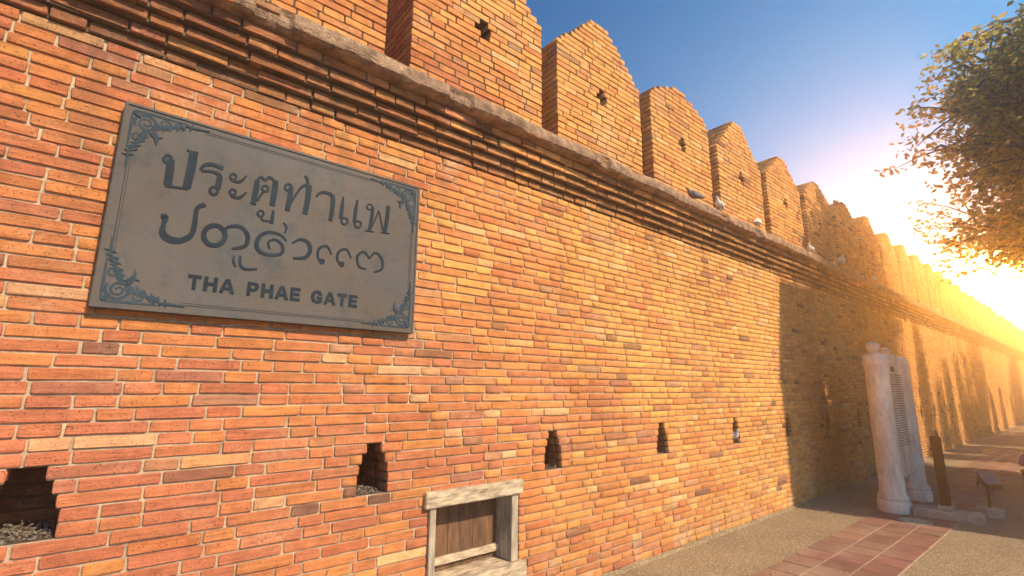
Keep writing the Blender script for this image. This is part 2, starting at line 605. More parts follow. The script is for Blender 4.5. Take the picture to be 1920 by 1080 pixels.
def place_mass(bricks, mt, parent, name='brickwork', far=14.0):
    vs, sizes, loops, cols = [], [], [], []
    base = 0
    groups = {}
    for b in bricks:
        key = -1 if b.x > far else b.v
        groups.setdefault(key, []).append(b)
    for key, bs in groups.items():
        if key == -1:
            V = np.array([(x, y, z) for x in (-.5, .5) for y in (0, 1.0) for z in (-.5, .5)])
            Fc = [(0, 4, 5, 1), (1, 5, 7, 3), (0, 2, 6, 4), (0, 1, 3, 2), (4, 6, 7, 5)]
        else:
            V, Fc = VAR[key]
        n = len(bs)
        A = np.repeat(V[None], n, 0)
        dep = np.array([b.dep for b in bs]); L = np.array([b.L for b in bs]); hs = np.array([b.hs for b in bs])
        if key == -1:
            A[:, :, 0] *= L[:, None]; A[:, :, 2] *= (CO - JH); A[:, :, 1] *= dep[:, None]
        else:
            A[:, :, 0] *= (L / (LS if key < 22 else LH))[:, None]
            A[:, 20:, 1] = dep[:, None]
            A[:, :, 2] *= hs[:, None]
        ry = np.array([b.ry for b in bs]); A[:, :, 2] -= A[:, :, 0] * ry[:, None]
        rz = np.array([b.rz for b in bs]); c_, s_ = np.cos(rz)[:, None], np.sin(rz)[:, None]
        X = A[:, :, 0] * c_ - A[:, :, 1] * s_; Y = A[:, :, 0] * s_ + A[:, :, 1] * c_
        P = np.array([(b.x, b.y, b.z) for b in bs])
        O = np.stack([X + P[:, 0:1], Y + P[:, 1:2], A[:, :, 2] + P[:, 2:3]], 2)
        vs.append(O.reshape(-1, 3))
        nv = len(V)
        cols.append(np.repeat(np.array([(*b.col, 1.0) for b in bs]), nv, 0))
        fl = np.array([i for f in Fc for i in f]); fz = np.array([len(f) for f in Fc])
        off = base + np.arange(n)[:, None] * nv
        loops.append((fl[None] + off).reshape(-1)); sizes.append(np.tile(fz, n))
        base += n * nv
    if not vs: return None
    vs = np.concatenate(vs); loops = np.concatenate(loops); sizes = np.concatenate(sizes); cols = np.concatenate(cols)
    me = fast_mesh(name, vs, loops, sizes, mt, cols)
    o = bpy.data.objects.new(name, me)
    o['kind'] = 'stuff'
    return link(o, parent)


def fast_mesh(name, vs, loops, sizes, mt, cols=None):
    me = bpy.data.meshes.new(name)
    me.vertices.add(len(vs)); me.vertices.foreach_set('co', np.ascontiguousarray(vs, dtype=np.float32).ravel())
    me.loops.add(len(loops)); me.loops.foreach_set('vertex_index', loops.astype(np.int32))
    st = np.concatenate([[0], np.cumsum(sizes)[:-1]]).astype(np.int32)
    me.polygons.add(len(sizes)); me.polygons.foreach_set('loop_start', st)
    me.update(calc_edges=True); me.validate()
    if cols is not None:
        ca = me.color_attributes.new('tint', 'FLOAT_COLOR', 'POINT')
        ca.data.foreach_set('color', cols.astype(np.float32).ravel())
    me.materials.append(mt)
    return me


def split_big(bricks, n, minpx=90):
    order = sorted([b for b in bricks if b.px >= minpx], key=lambda b: -b.px)[:n]
    ids = set(id(b) for b in order)
    return order, [b for b in bricks if id(b) not in ids]


# ------------------------------------------------------------------ the city wall
XA, XB = -3.2, 60.0
YW = 3.0
wall = empty('brick_city_wall', (0, YW, 0))
tag(wall, 'long orange brick city wall topped by a row of stepped merlons', 'wall')
WR = random.Random(11)
wall_o = Vector((0, YW, 0))

# niches: centre, widths of the five courses from the top down
NICHE_W = (0.105, 0.145, 0.18, 0.20, 0.20)
niches = []
for i in range(-2, 34):
    cx = 1.387 + 1.566 * (i - 1)
    wds = tuple(w * (1.25 if i == 0 else 1.0) + WR.uniform(-.008, .008) for w in NICHE_W)
    niches.append((i, cx, wds))


def niche_holes(row):
    k = 19 - row
    if 0 <= k < 5: return [(cx - w[k] / 2, cx + w[k] / 2) for i, cx, w in niches]
    return []


WX0, WX1 = 1.79, 2.585        # hatch opening in the brickwork
WROW0, WROW1 = 4, 14


def wall_holes(row):
    h = niche_holes(row)
    if WROW0 <= row < WROW1: h.append((WX0, WX1))
    return h


bricks = []
NROW = 54
for row in range(0, NROW):
    for x, L in lay_row(XA, XB, wall_holes(row), WR, WR.uniform(0, .45)):
        bricks.append(Brick(x, YW + WR.uniform(-.004, .003), row_z(row) + CO / 2, L, WR))
for b in bricks:                                   # bricks hidden by the plaque are no candidates
    if -0.10 < b.x < 1.60 and 1.98 < b.z < 2.98: b.px = 0
near, rest = split_big(bricks, 300)
meshes_wall = brick_meshes(M_brick, .05)
for b in near + rest: b.y -= YW
place_single(near, meshes_wall, wall)
place_mass(rest, M_brick, wall)

# bed of mortar behind the brick faces, with the openings left out
mv, mf = [], []
MY = 0.0105


def quad(vs, fs, *p):
    b_ = len(vs); vs.extend(p); fs.append(tuple(range(b_, b_ + len(p))))


ztop = row_z(NROW)
for row in range(-2, NROW):
    z0, z1 = row_z(row), row_z(row + 1)
    if row == -2: z0, z1 = -.3, row_z(-1)
    hs = sorted((a - .003, b + .003) for a, b in wall_holes(row)) if row >= 0 else []
    lo = XA
    for a, b in hs + [(XB, XB)]:
        quad(mv, mf, (lo, MY, z0), (a, MY, z0), (a, MY, z1), (lo, MY, z1))
        lo = b
mesh_obj('mortar_bed', mv, mf, M_mortar, wall)
# solid ends, back and top
bm = bmesh.new()
box(bm, XA, XB, .62, 2.2, -.3, 3.7)
bm_obj('wall_core', bm, M_mortdark, wall)
# niche linings
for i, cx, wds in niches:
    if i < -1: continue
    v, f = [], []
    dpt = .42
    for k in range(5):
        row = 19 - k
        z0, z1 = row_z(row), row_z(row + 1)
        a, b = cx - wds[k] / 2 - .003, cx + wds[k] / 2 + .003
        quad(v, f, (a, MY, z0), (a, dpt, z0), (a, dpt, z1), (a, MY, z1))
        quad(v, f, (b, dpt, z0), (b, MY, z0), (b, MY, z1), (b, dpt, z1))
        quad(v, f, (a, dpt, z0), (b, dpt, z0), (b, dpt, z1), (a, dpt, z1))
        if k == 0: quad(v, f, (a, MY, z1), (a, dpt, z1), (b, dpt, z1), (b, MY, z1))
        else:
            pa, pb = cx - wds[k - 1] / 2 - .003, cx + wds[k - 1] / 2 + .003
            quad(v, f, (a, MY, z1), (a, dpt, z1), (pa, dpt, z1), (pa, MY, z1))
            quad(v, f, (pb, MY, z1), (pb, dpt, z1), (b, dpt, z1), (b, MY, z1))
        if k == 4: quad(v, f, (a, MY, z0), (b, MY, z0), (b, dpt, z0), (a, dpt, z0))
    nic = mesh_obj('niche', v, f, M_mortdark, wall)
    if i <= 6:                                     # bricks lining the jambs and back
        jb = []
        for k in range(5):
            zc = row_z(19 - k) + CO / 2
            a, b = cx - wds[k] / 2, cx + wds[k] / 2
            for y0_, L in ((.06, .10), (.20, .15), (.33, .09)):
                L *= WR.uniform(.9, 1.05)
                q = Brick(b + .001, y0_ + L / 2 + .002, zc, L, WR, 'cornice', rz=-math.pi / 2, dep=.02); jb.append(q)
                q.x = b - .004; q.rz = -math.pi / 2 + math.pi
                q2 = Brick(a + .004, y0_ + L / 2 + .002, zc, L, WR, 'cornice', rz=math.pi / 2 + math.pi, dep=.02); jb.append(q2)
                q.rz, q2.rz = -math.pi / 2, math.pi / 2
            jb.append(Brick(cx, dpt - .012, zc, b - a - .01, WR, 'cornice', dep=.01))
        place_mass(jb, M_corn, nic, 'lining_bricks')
for i, n_ in ((0, 260), (1, 190), (2, 60)):             # litter on the sills of the first niches
    cx = 1.387 + 1.566 * (i - 1)
    bm = bmesh.new()
    hw = .11 if i == 0 else .085
    for q in range(n_):
        x, y = WR.uniform(-hw, hw), WR.uniform(.02, .34)
        s = WR.uniform(.002, .009)
        hgt = .02 * (1 - (x / hw) ** 2) + .012 * WR.random()
        mt_ = Matrix.Translation((cx + x, y, row_z(15) + hgt * WR.random() + s * .3)) @ Matrix.Rotation(WR.uniform(0, 6), 4, (WR.random(), WR.random(), WR.random() + .1)) @ Matrix.Diagonal((s * WR.uniform(.6, 2.2), s, s * .6, 1))
        bmesh.ops.create_icosphere(bm, subdivisions=1, radius=1, matrix=mt_)
    o = bm_obj('nest_litter', bm, M_dung, wall)
    o['kind'] = 'stuff'

# cornice: five courses stepping out
corn = empty('cornice', (0, 0, 0), wall)
PR = (0.018, 0.058, 0.108, 0.150, 0.188)
cb = []
CR = random.Random(23)
for k, p in enumerate(PR):
    z = row_z(NROW + k) + CO / 2
    for x, L in lay_row(XA, XB, [], CR, CR.uniform(0, .45)):
        wob = .008 * noise.noise(Vector((x * 1.3, k * 5.0, 0)))
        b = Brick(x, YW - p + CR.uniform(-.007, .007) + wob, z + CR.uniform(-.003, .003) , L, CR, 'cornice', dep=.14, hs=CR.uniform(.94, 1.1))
        if k in (3, 4) and CR.random() < .35: b.col = tuple(v * 1.5 for v in b.col)
        b.ry *= 2.0
        cb.append(b)
big, rest = split_big(cb, 200, 70)
for b in cb: b.y -= YW
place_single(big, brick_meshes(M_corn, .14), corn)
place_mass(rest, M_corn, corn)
v, f = [], []
for k, p in enumerate(PR):
    z0, z1 = row_z(NROW + k), row_z(NROW + k + 1)
    a = -p + .014
    quad(v, f, (XA, a, z0), (XB, a, z0), (XB, a, z1), (XA, a, z1))
    quad(v, f, (XA, a, z0), (XA, .3, z0), (XB, .3, z0), (XB, a, z0))
mesh_obj('cornice_mortar', v, f, M_mortdark, corn)

# eroded ledge above the cornice
LZ0, LZ1, LP = row_z(NROW + 5), 3.756, .282


def strip(xa, xb, step):
    prof = [(.2, LZ0 - .004), (-.16, LZ0 - .004), (-.22, LZ0), (-LP + .03, LZ0 + .004), (-LP + .004, LZ0 + .022), (-LP, LZ0 + .05),
            (-LP + .002, LZ0 + .085), (-LP + .014, LZ0 + .118), (-LP + .045, LZ1 - .012), (-LP + .09, LZ1), (-.10, LZ1 + .012), (-.03, LZ1 + .022), (.06, LZ1 + .03), (.6, LZ1 + .03)]
    vs, fs = [], []
    n = int((xb - xa) / step) + 1
    m_ = len(prof)
    for i in range(n + 1):
        x = xa + (xb - xa) * i / n
        for j, (y, z) in enumerate(prof):
            if 2 <= j <= 11:
                q = Vector((x, y, z))
                big_ = noise.noise(q * 1.7) * .022
                md = noise.noise(q * 9) * .012 + noise.noise(q * 27) * .006
                y2, z2 = y + big_ + md, z + (noise.noise(q * 11 + Vector((7, 0, 0))) * .009 if j > 3 else noise.noise(q * 8) * .005)
                if j <= 6 and noise.noise(Vector((x * 3.1, 8, 2))) > .33: y2 += .03
            else: y2, z2 = y, z
            vs.append((x, y2, z2))
        if i:
            for j in range(m_ - 1):
                a = (i - 1) * m_ + j
                fs.append((a, a + 1, a + m_ + 1, a + m_))
    return vs, fs


vs1, fs1 = strip(XA, 16, .022)
vs2, fs2 = strip(16, XB, .12)
o_ = len(vs1)
ledge = mesh_obj('ledge', vs1 + vs2, fs1 + [tuple(i + o_ for i in f_) for f_ in fs2], M_ledge, wall)
lb = []
for q in range(46):                                   # bricks showing through the worn render
    x = CR.uniform(-.5, 12)
    lb.append(Brick(x, -LP + .012 + CR.uniform(-.004, .01), LZ0 + CR.choice((.038, .1)), CR.choice((.16, .29)), CR, 'wall' if CR.random() < .3 else 'cornice', dep=.1))
place_mass(lb, M_corn, ledge, 'ledge_bricks')

# mortar fillet at the foot of the wall
v, f = [], []
n_ = 900
for i in range(n_ + 1):
    x = XA + (40 - XA) * i / n_
    q = Vector((x, 0, 0))
    w = .042 + .03 * noise.noise(q * 2.3) + .01 * noise.noise(q * 11)
    hgt = .022 + .018 * noise.noise(q * 3.1 + Vector((4, 0, 0))) + .006 * noise.noise(q * 17)
    v += [(x, .03, hgt + .004), (x, -.004, hgt), (x, -w * .55, hgt * .55), (x, -w, .002), (x, -w - .01, -.02)]
    if i:
        for j in range(4): a = (i - 1) * 5 + j; f.append((a, a + 1, a + 6, a + 5))
mesh_obj('base_fillet', v, f, M_ground, wall)

# merlons
MZR, SHR, TOPR = 61, 82, 90
mb_meshes = brick_meshes(M_merl, .14)
MW, MT = 1.352, .56
for i in range(-2, 37):
    xl = 1.482 + 1.5655 * (i - 1)
    mr = random.Random(500 + i)
    wd = MW + mr.uniform(-.012, .012)
    mer = empty('merlon', (xl, 0, 0), wall)
    bs, cores = [], []
    sh = SHR + mr.choice((0, 0, 0, 1, -1)) if i not in (1, 2) else SHR
    top = TOPR if i in (0, 1, 2, 4) else TOPR + mr.choice((-2, -1, -1, 0))
    if i == 3: sh, top = 83, 88
    for row in range(MZR, top):
        z = row_z(row) + CO / 2
        if row < sh: a, b = 0.0, wd
        else:
            u = (row - sh + 1) / (top - sh)
            if i in (3, 6, 7, 11): u = u ** 1.7
            ins = (wd - .30) / 2 * u
            a, b = ins + mr.uniform(-.012, .012), wd - ins + mr.uniform(-.012, .012)
        hx = 2.156 - 1.482
        hole = {76: .085, 75: .17, 74: .10}.get(row)
        sft = {76: .0, 75: -.01, 74: .015}.get(row, 0)
        hs = [(hx + sft - hole / 2, hx + sft + hole / 2)] if hole else []
        for x, L in lay_row(a, b, hs, mr, mr.uniform(0, .45)):
            er = .012 * max(0, noise.noise(Vector((x * 2 + i * 7, z * 2, 1)))) * 2
            bs.append(Brick(xl + x, YW + mr.uniform(-.005, .004) + er * .4, z, L, mr, 'merlon', dep=.14))
        for side in (-1, 1):
            if xl > 30 and side > 0: continue
            y0_ = .15
            first = row % 2
            while y0_ < MT - .03:
                L = min((LH if first else LS) * mr.uniform(.93, 1.04), MT - y0_)
                if L > .04:
                    xx = xl + (a if side < 0 else b)
                    q = Brick(xx, YW + y0_ + L / 2, z, L, mr, 'merlon', rz=-math.pi / 2 if side < 0 else math.pi / 2, dep=.05)
                    bs.append(q)
                y0_ += L + JT; first = not first
        cores.append((a, b, row_z(row), row_z(row + 1), hs))
    nn = {0: 60, 1: 230, 2: 230, 3: 160, 4: 100}.get(i, 0)
    big, rest = split_big(bs, nn, 60)
    for b in bs: b.y -= YW; b.x -= xl
    # side bricks keep world tints; positions now relative to the merlon
    place_single(big, mb_meshes, mer)
    place_mass(rest, M_merl, mer, far=14 - xl)
    bm = bmesh.new()
    for a, b, z0, z1, hs in cores:
        if hs:
            box(bm, a + .009, hs[0][0] - .003, .0095, MT - .01, z0, z1 - .0005)
            box(bm, hs[0][1] + .003, b - .009, .0095, MT - .01, z0, z1 - .0005)
            box(bm, hs[0][0] - .003, hs[0][1] + .003, .3, MT - .01, z0, z1 - .0005)
        else:
            box(bm, a + .009, b - .009, .0095, MT - .01, z0, z1 - .0005)
    bm_obj('merlon_core', bm, M_mortdark, mer)

# wooden hatch low in the wall
hatch = empty('hatch', (0, 0, 0), wall)
bevbox('lintel', (1.748, 2.588, -.045, .16, .795, .898), M_wood, hatch, .006, 2, .003, 3, .004)
bevbox('jamb', (1.797, 1.845, -.022, .20, .33, .7935), M_woodv, hatch, .004, 1, .002, 3, .003)
bevbox('jamb', (2.495, 2.562, -.022, .20, .33, .7935), M_woodv, hatch, .004, 1, .002, 3, .003)
bevbox('sill', (1.78, 2.61, -.062, .21, .20, .329), M_wood, hatch, .006, 2, .003, 3, .005)
for q, (a, b) in enumerate(((1.846, 2.055), (2.058, 2.272), (2.275, 2.494))):
    bevbox('board', (a, b, .160 + .002 * q, .19, .331, .793), M_board, hatch, .002, 1, .001)
bevbox('batten', (1.847, 2.493, .128, .1585, .375, .425), M_wood, hatch, .004, 1, .001, 2, .002)
v, f = [], []
quad(v, f, (WX0 - .01, MY, row_z(WROW0)), (WX0 - .01, .25, row_z(WROW0)), (WX0 - .01, .25, row_z(WROW1)), (WX0 - .01, MY, row_z(WROW1)))
quad(v, f, (WX1 + .01, MY, row_z(WROW0)), (WX1 + .01, .25, row_z(WROW0)), (WX1 + .01, .25, row_z(WROW1)), (WX1 + .01, MY, row_z(WROW1)))
quad(v, f, (WX0 - .01, .25, row_z(WROW0)), (WX1 + .01, .25, row_z(WROW0)), (WX1 + .01, .25, row_z(WROW1)), (WX0 - .01, .25, row_z(WROW1)))
mesh_obj('hatch_reveal', v, f, M_mortdark, hatch)

# ------------------------------------------------------------------ ground
gv, gf = [], []
gx = [-400, -60, -10, 0, 10, 20, 60, 400, 900]
gy = [-500, -60, -10, 0, 10, 60, 500]
for x in gx:
    for y in gy: gv.append((x, y, 0))
for i in range(len(gx) - 1):
    for j in range(len(gy) - 1):
        a = i * len(gy) + j
        gf.append((a, a + len(gy), a + len(gy) + 1, a + 1))
g = mesh_obj('ground', gv, gf, M_ground)
tag(g, kind='structure')

# strip of red pavers
pav = empty('paver_strip', (0, 0, 0))
tag(pav, kind='structure')
PY0, PY1 = 1.40, 2.215
bm = bmesh.new()
box(bm, -1, 20, PY0 + .007, PY1 - .007, -.03, .004)
bm_obj('paver_bed', bm, M_mortar, pav)
TR = random.Random(5)
tm = []
ty = (PY1 - PY0 - .012) / 3
for q in range(5):
    bm = bmesh.new()
    box(bm, -.148, .148, -ty / 2 + .006, ty / 2 - .006, -.02, .0105, .0012, TR)
    bmesh.ops.bevel(bm, geom=[e for e in bm.edges if (e.verts[0].co.z + e.verts[1].co.z) > .01], offset=.003, segments=1, affect='EDGES')
    me = bpy.data.meshes.new('paver'); bm.to_mesh(me); bm.free(); me.materials.append(M_tile)
    tm.append(me)
for c in range(3):
    x = 1.0 + .154 * (c % 2)
    while x < 20:
        o = bpy.data.objects.new('paver', TR.choice(tm))
        o.location = (x + TR.uniform(-.002, .002), PY0 + .006 + ty * (c + .5), TR.uniform(-.001, .002))
        s = TR.uniform(.82, 1.2)
        o.color = (s, s * TR.uniform(.93, 1.05), s * TR.uniform(.92, 1.1), 1)
        link(o, pav)
        x += .308

# ------------------------------------------------------------------ plaque
# traced in a 2.348x enlargement whose corner sits at (160,180) of the photograph
PLY = 2.945


def pz(x, y):
    return unwall(160 + x / 2.3484, 180 + y / 2.3484, PLY)


pl = empty('name_plaque', (0.755, PLY, 2.46))
tag(pl, 'large grey bronze plaque with Thai, Lanna and English lettering on the brick wall', 'plaque')
cor = [unwall(*c, PLY) for c in ((235, 190), (788, 350), (775, 628), (166, 572))]
px0 = (cor[0][0] + cor[3][0]) / 2; px1 = (cor[1][0] + cor[2][0]) / 2
pz1 = (cor[0][1] + cor[1][1]) / 2; pz0 = (cor[2][1] + cor[3][1]) / 2
ox, oz = 0.755, 2.46
bm = bmesh.new()
box(bm, px0 - ox, px1 - ox, 0, .04, pz0 - oz, pz1 - oz)
bmesh.ops.bevel(bm, geom=bm.edges[:], offset=.003, segments=2, affect='EDGES')
bm_obj('plate', bm, M_plq, pl)
bm = bmesh.new()                                  # raised rim
w = .012
for a in ((px0 + .0035, px1 - .0035, pz1 - .0035 - w, pz1 - .0035), (px0 + .0035, px1 - .0035, pz0 + .0035, pz0 + .0035 + w)):
    box(bm, a[0] - ox, a[1] - ox, -.006, .001, a[2] - oz, a[3] - oz)
for a in ((px0 + .0035, px0 + .0035 + w), (px1 - .0035 - w, px1 - .0035)):
    box(bm, a[0] - ox, a[1] - ox, -.006, .001, pz0 + .0037 + w - oz, pz1 - .0037 - w - oz)
bm_obj('rim', bm, M_plq, pl)
for bx_ in (px0 + .2, px1 - .2):                   # wall brackets behind the plate
    for bz_ in (pz0 + .2, pz1 - .2):
        bevbox('bracket', (bx_ - ox - .02, bx_ - ox + .02, .0405, .056, bz_ - oz - .02, bz_ - oz + .02), M_black, pl, 0)


def crom(P, n=6, closed=False):
    if len(P) < 3 and not closed:
        return [tuple(p) for p in P]
    out_ = []
    N_ = len(P)
    rng = range(N_ if closed else N_ - 1)
    for i in rng:
        if closed: p0, p1, p2, p3 = P[(i - 1) % N_], P[i], P[(i + 1) % N_], P[(i + 2) % N_]
        else: p0, p1, p2, p3 = P[max(i - 1, 0)], P[i], P[i + 1], P[min(i + 2, N_ - 1)]
        for q in range(n):
            t = q / n
            out_.append(tuple(.5 * (2 * p1[k] + (p2[k] - p0[k]) * t + (2 * p0[k] - 5 * p1[k] + 4 * p2[k] - p3[k]) * t * t +
                                    (3 * p1[k] - p0[k] - 3 * p2[k] + p3[k]) * t ** 3) for k in range(len(p1))))
    if not closed: out_.append(tuple(P[-1]))
    return out_


def ribbon(vs, fs, pts, widths, lift, closed=False, y0=.0):
    """raised ribbon in plaque-local x,z; pts metres; widths metres"""
    n = len(pts)
    L_, R_ = [], []
    for i in range(n):
        a = pts[(i - 1) % n] if closed else pts[max(i - 1, 0)]
        b = pts[(i + 1) % n] if closed else pts[min(i + 1, n - 1)]
        dx, dz = b[0] - a[0], b[1] - a[1]
        l = math.hypot(dx, dz) or 1
        nx, nz_ = -dz / l, dx / l
        w_ = widths[i] / 2
        L_.append((pts[i][0] + nx * w_, pts[i][1] + nz_ * w_)); R_.append((pts[i][0] - nx * w_, pts[i][1] - nz_ * w_))
    if not closed:                                  # short blunt caps
        for end, s in ((0, -1), (n - 1, 1)):
            pass
    base = len(vs)
    for i in range(n):
        vs += [(L_[i][0], y0 - lift, L_[i][1]), (R_[i][0], y0 - lift, R_[i][1]), (L_[i][0], y0 + .001, L_[i][1]), (R_[i][0], y0 + .001, R_[i][1])]
    m_ = n if closed else n - 1
    for i in range(m_):
        a, b = base + 4 * i, base + 4 * ((i + 1) % n)
        fs += [(a, b, b + 1, a + 1), (a + 2, b + 2, b, a), (a + 1, b + 1, b + 3, a + 3)]
    if not closed:
        fs += [(base, base + 1, base + 3, base + 2), (base + 4 * (n - 1) + 1, base + 4 * (n - 1), base + 4 * (n - 1) + 2, base + 4 * (n - 1) + 3)]


U = 1 / (2.3484 * 365)          # enlarged pixels to metres, roughly


def loc(x, y):
    a = pz(x, y); return (a[0] - ox, a[1] - oz)


def circ(cx, cy, r, w):
    P = [(cx + r * math.cos(t), cy + r * math.sin(t)) for t in [2 * math.pi * k / 14 for k in range(14)]]
    return ('c', P, w)


def st(w, *P): return ('s', P, w)


GLYPHS = {
    'po': [circ(363, 278, 17, 10), st((24, 26, 26), (377, 280), (372, 330), (362, 392)), st(9, (352, 396), (400, 402), (455, 410)), st((30, 30, 28), (478, 246), (466, 320), (446, 404)), st(7, (448, 238), (470, 246), (496, 250))],
    'ro': [st((10, 14, 16, 18), (506, 326), (524, 306), (560, 302), (608, 320)), st((9, 12, 18, 22, 22), (510, 330), (556, 333), (588, 346), (590, 372), (582, 408)), circ(566, 417, 17, 11)],
    'a': [circ(651, 356, 13, 9), st((9, 13, 7), (644, 372), (680, 378), (710, 352)), circ(649, 424, 13, 9), st((9, 13, 7), (642, 442), (678, 448), (710, 424))],
    'to': [st((20, 24, 20), (757, 372), (750, 420), (738, 474)), st((10, 13, 10, 13, 12), (752, 376), (774, 357), (792, 372), (810, 358), (838, 378)), st((24, 26, 24), (838, 372), (832, 425), (822, 484)), circ(792, 408, 13, 9), st(10, (786, 420), (770, 440), (757, 462)), st(7, (726, 470), (752, 478))],
    'uu': [circ(772, 518, 13, 9), st(9, (782, 524), (778, 546), (826, 553)), st((12, 16), (828, 504), (820, 562))],
    'tho': [circ(894, 403, 15, 10), st((22, 24, 22), (906, 404), (900, 450), (888, 506)), st((8, 10, 14, 16), (902, 478), (930, 430), (956, 398), (978, 396)), st((24, 26, 24), (986, 392), (980, 450), (966, 520))],
    'mai_ek': [st((8, 16, 14), (966, 350), (976, 364), (980, 386))],
    'aa': [st((9, 14, 18), (1016, 444), (1036, 426), (1066, 426)), st((16, 24, 24, 22), (1062, 426), (1088, 442), (1088, 490), (1078, 550))],
    'ae': [st((10, 20, 20), (1136, 444), (1130, 490), (1124, 542)), circ(1141, 551, 14, 10), st((10, 20, 20), (1198, 458), (1190, 505), (1184, 556)), circ(1200, 565, 14, 10)],
    'pho': [circ(1252, 489, 12, 9), st((18, 20, 18), (1266, 492), (1260, 540), (1250, 594)), st((8, 9, 8), (1256, 588), (1274, 548), (1292, 504)), st((8, 9, 8), (1292, 504), (1302, 550), (1310, 592)), st((22, 24, 22), (1334, 484), (1328, 540), (1318, 604)), st(6, (1232, 592), (1268, 598)), st(6, (1300, 600), (1338, 606))],
    'lanna_pa': [st((16, 22, 14, 22, 26, 22, 20, 18, 16, 20), (332, 528), (352, 534), (344, 566), (340, 602), (368, 630), (420, 636), (466, 612), (482, 556), (492, 496), (528, 478))],
    'lanna_ta': [('c', [(568 + 47 * math.cos(t), 614 + 44 * math.sin(t)) for t in [2 * math.pi * k / 16 for k in range(16)]], 19), st((10, 13, 16, 18, 17, 10), (606, 592), (640, 574), (686, 578), (714, 614), (704, 660), (644, 672))],
    'lanna_u': [st((7, 11, 8), (656, 702), (652, 728), (662, 752)), st((8, 12, 12, 8), (682, 704), (682, 742), (704, 762), (756, 762))],
    'lanna_tha': [st((7, 12, 15, 17, 18, 16, 14, 15, 13, 11, 9, 9), (886, 640), (858, 612), (806, 600), (764, 622), (754, 664), (780, 692), (832, 700), (866, 690), (866, 656), (836, 632), (806, 644), (812, 674))],
    'lanna_mark': [st((7, 11, 6), (872, 558), (886, 578), (878, 604))],
    'lanna_aa': [st((8, 13, 18, 20, 18, 9), (912, 648), (944, 632), (978, 644), (990, 680), (966, 712), (914, 714))],
    'lanna_e': [st((9, 12, 14, 12, 8), (1050, 738), (1024, 712), (1030, 672), (1064, 662), (1084, 700)), circ(1042, 728, 9, 8)],
    'lanna_e2': [st((9, 12, 14, 12, 8), (1136, 750), (1110, 724), (1116, 686), (1150, 676), (1170, 714)), circ(1128, 741, 9, 8)],
    'lanna_pha': [st((8, 12, 14, 12, 9), (1236, 762), (1204, 750), (1198, 706), (1228, 686), (1250, 716)), st((9, 12, 16, 14, 9), (1250, 716), (1276, 690), (1304, 716), (1306, 760), (1272, 776))],
}
lift = .0035
for gname, strokes in GLYPHS.items():
    vs, fs = [], []
    for q, (kind, P, w) in enumerate(strokes):
        if isinstance(w, (int, float)): w = [w] * len(P)
        w = list(w) + [w[-1]] * (len(P) - len(w))
        PP = crom([(p[0], p[1], ww) for p, ww in zip(P, w)], 5, kind == 'c') if len(P) > 2 else [(p[0], p[1], ww) for p, ww in zip(P, w)]
        pts = [loc(p[0], p[1]) for p in PP]
        ws = [p[2] / (2.3484 * 330) * (.72 + .28 * (1 - p[0] / 1500)) * 1.12 for p in PP]
        ribbon(vs, fs, pts, ws, lift + q * .0003, kind == 'c')
    mesh_obj('letter', vs, fs, M_letter, pl)

# english line, block capitals
CAPS = {
    'T': [[(0, 1), (1, 1), (1, .76), (.64, .76), (.64, 0), (.36, 0), (.36, .76), (0, .76)]],
    'H': [[(0, 0), (0, 1), (.30, 1), (.30, .62), (.70, .62), (.70, 1), (1, 1), (1, 0), (.70, 0), (.70, .38), (.30, .38), (.30, 0)]],
    'E': [[(0, 0), (0, 1), (1, 1), (1, .77), (.32, .77), (.32, .62), (.92, .62), (.92, .40), (.32, .40), (.32, .23), (1, .23), (1, 0)]],
    'A': [[(-.04, 0), (.34, 1), (.5, 1), (.5, .74), (.385, .42), (.5, .42), (.5, .22), (.31, .22), (.25, 0)], [(1.04, 0), (.75, 0), (.69, .22), (.5, .22), (.5, .42), (.615, .42), (.5, .74), (.5, 1), (.66, 1)]],
    'P': [[(0, 0), (0, 1), (.30, 1), (.30, 0)], [(.30, 1), (.62, 1), (.88, .93), (1, .68), (.88, .43), (.62, .34), (.30, .34), (.30, .55), (.55, .55), (.69, .68), (.55, .79), (.30, .79)]],
    'G': [[(.98, .66), (.68, .62), (.60, .74), (.46, .78), (.34, .70), (.30, .5), (.34, .30), (.46, .22), (.62, .25), (.70, .34), (.5, .34), (.5, .54), (1, .54), (1, .12), (.80, .02), (.5, -.02), (.20, .08), (.03, .30), (0, .5), (.03, .72), (.20, .92), (.48, 1.02), (.78, .96), (.94, .82)]],
}
tl, br, bl = loc(452, 784), loc(1196, 938), loc(446, 852)
# mean line of the capitals in wall space
hcap = .078
x0t, x1t = loc(450, 815)[0], loc(1197, 908)[0]
zmid = (loc(470, 818)[1] + loc(1180, 905)[1]) / 2
wdt = {'T': .95, 'H': 1.0, 'A': 1.08, 'P': .95, 'E': .88, 'G': 1.05, ' ': .62}
text = 'THA PHAE GATE'
tot = sum(wdt[c] + .18 for c in text) - .18
uw = (x1t - x0t) / tot
xx = x0t
for ch in text:
    if ch != ' ':
        for part in (1,):
            vs, fs = [], []
            for poly in CAPS[ch]:
                b0 = len(vs)
                n = len(poly)
                P = [(xx + p[0] * wdt[ch] * uw, zmid - hcap / 2 + p[1] * hcap) for p in poly]
                vs += [(p[0], -.0035, p[1]) for p in P] + [(p[0], .001, p[1]) for p in P]
                fs.append(tuple(b0 + k for k in range(n)))
                for k in range(n):
                    k2 = (k + 1) % n
                    fs.append((b0 + k, b0 + n + k, b0 + n + k2, b0 + k2))
            mesh_obj('letter', vs, fs, M_letter, pl)
    xx += (wdt[ch] + .18) * uw

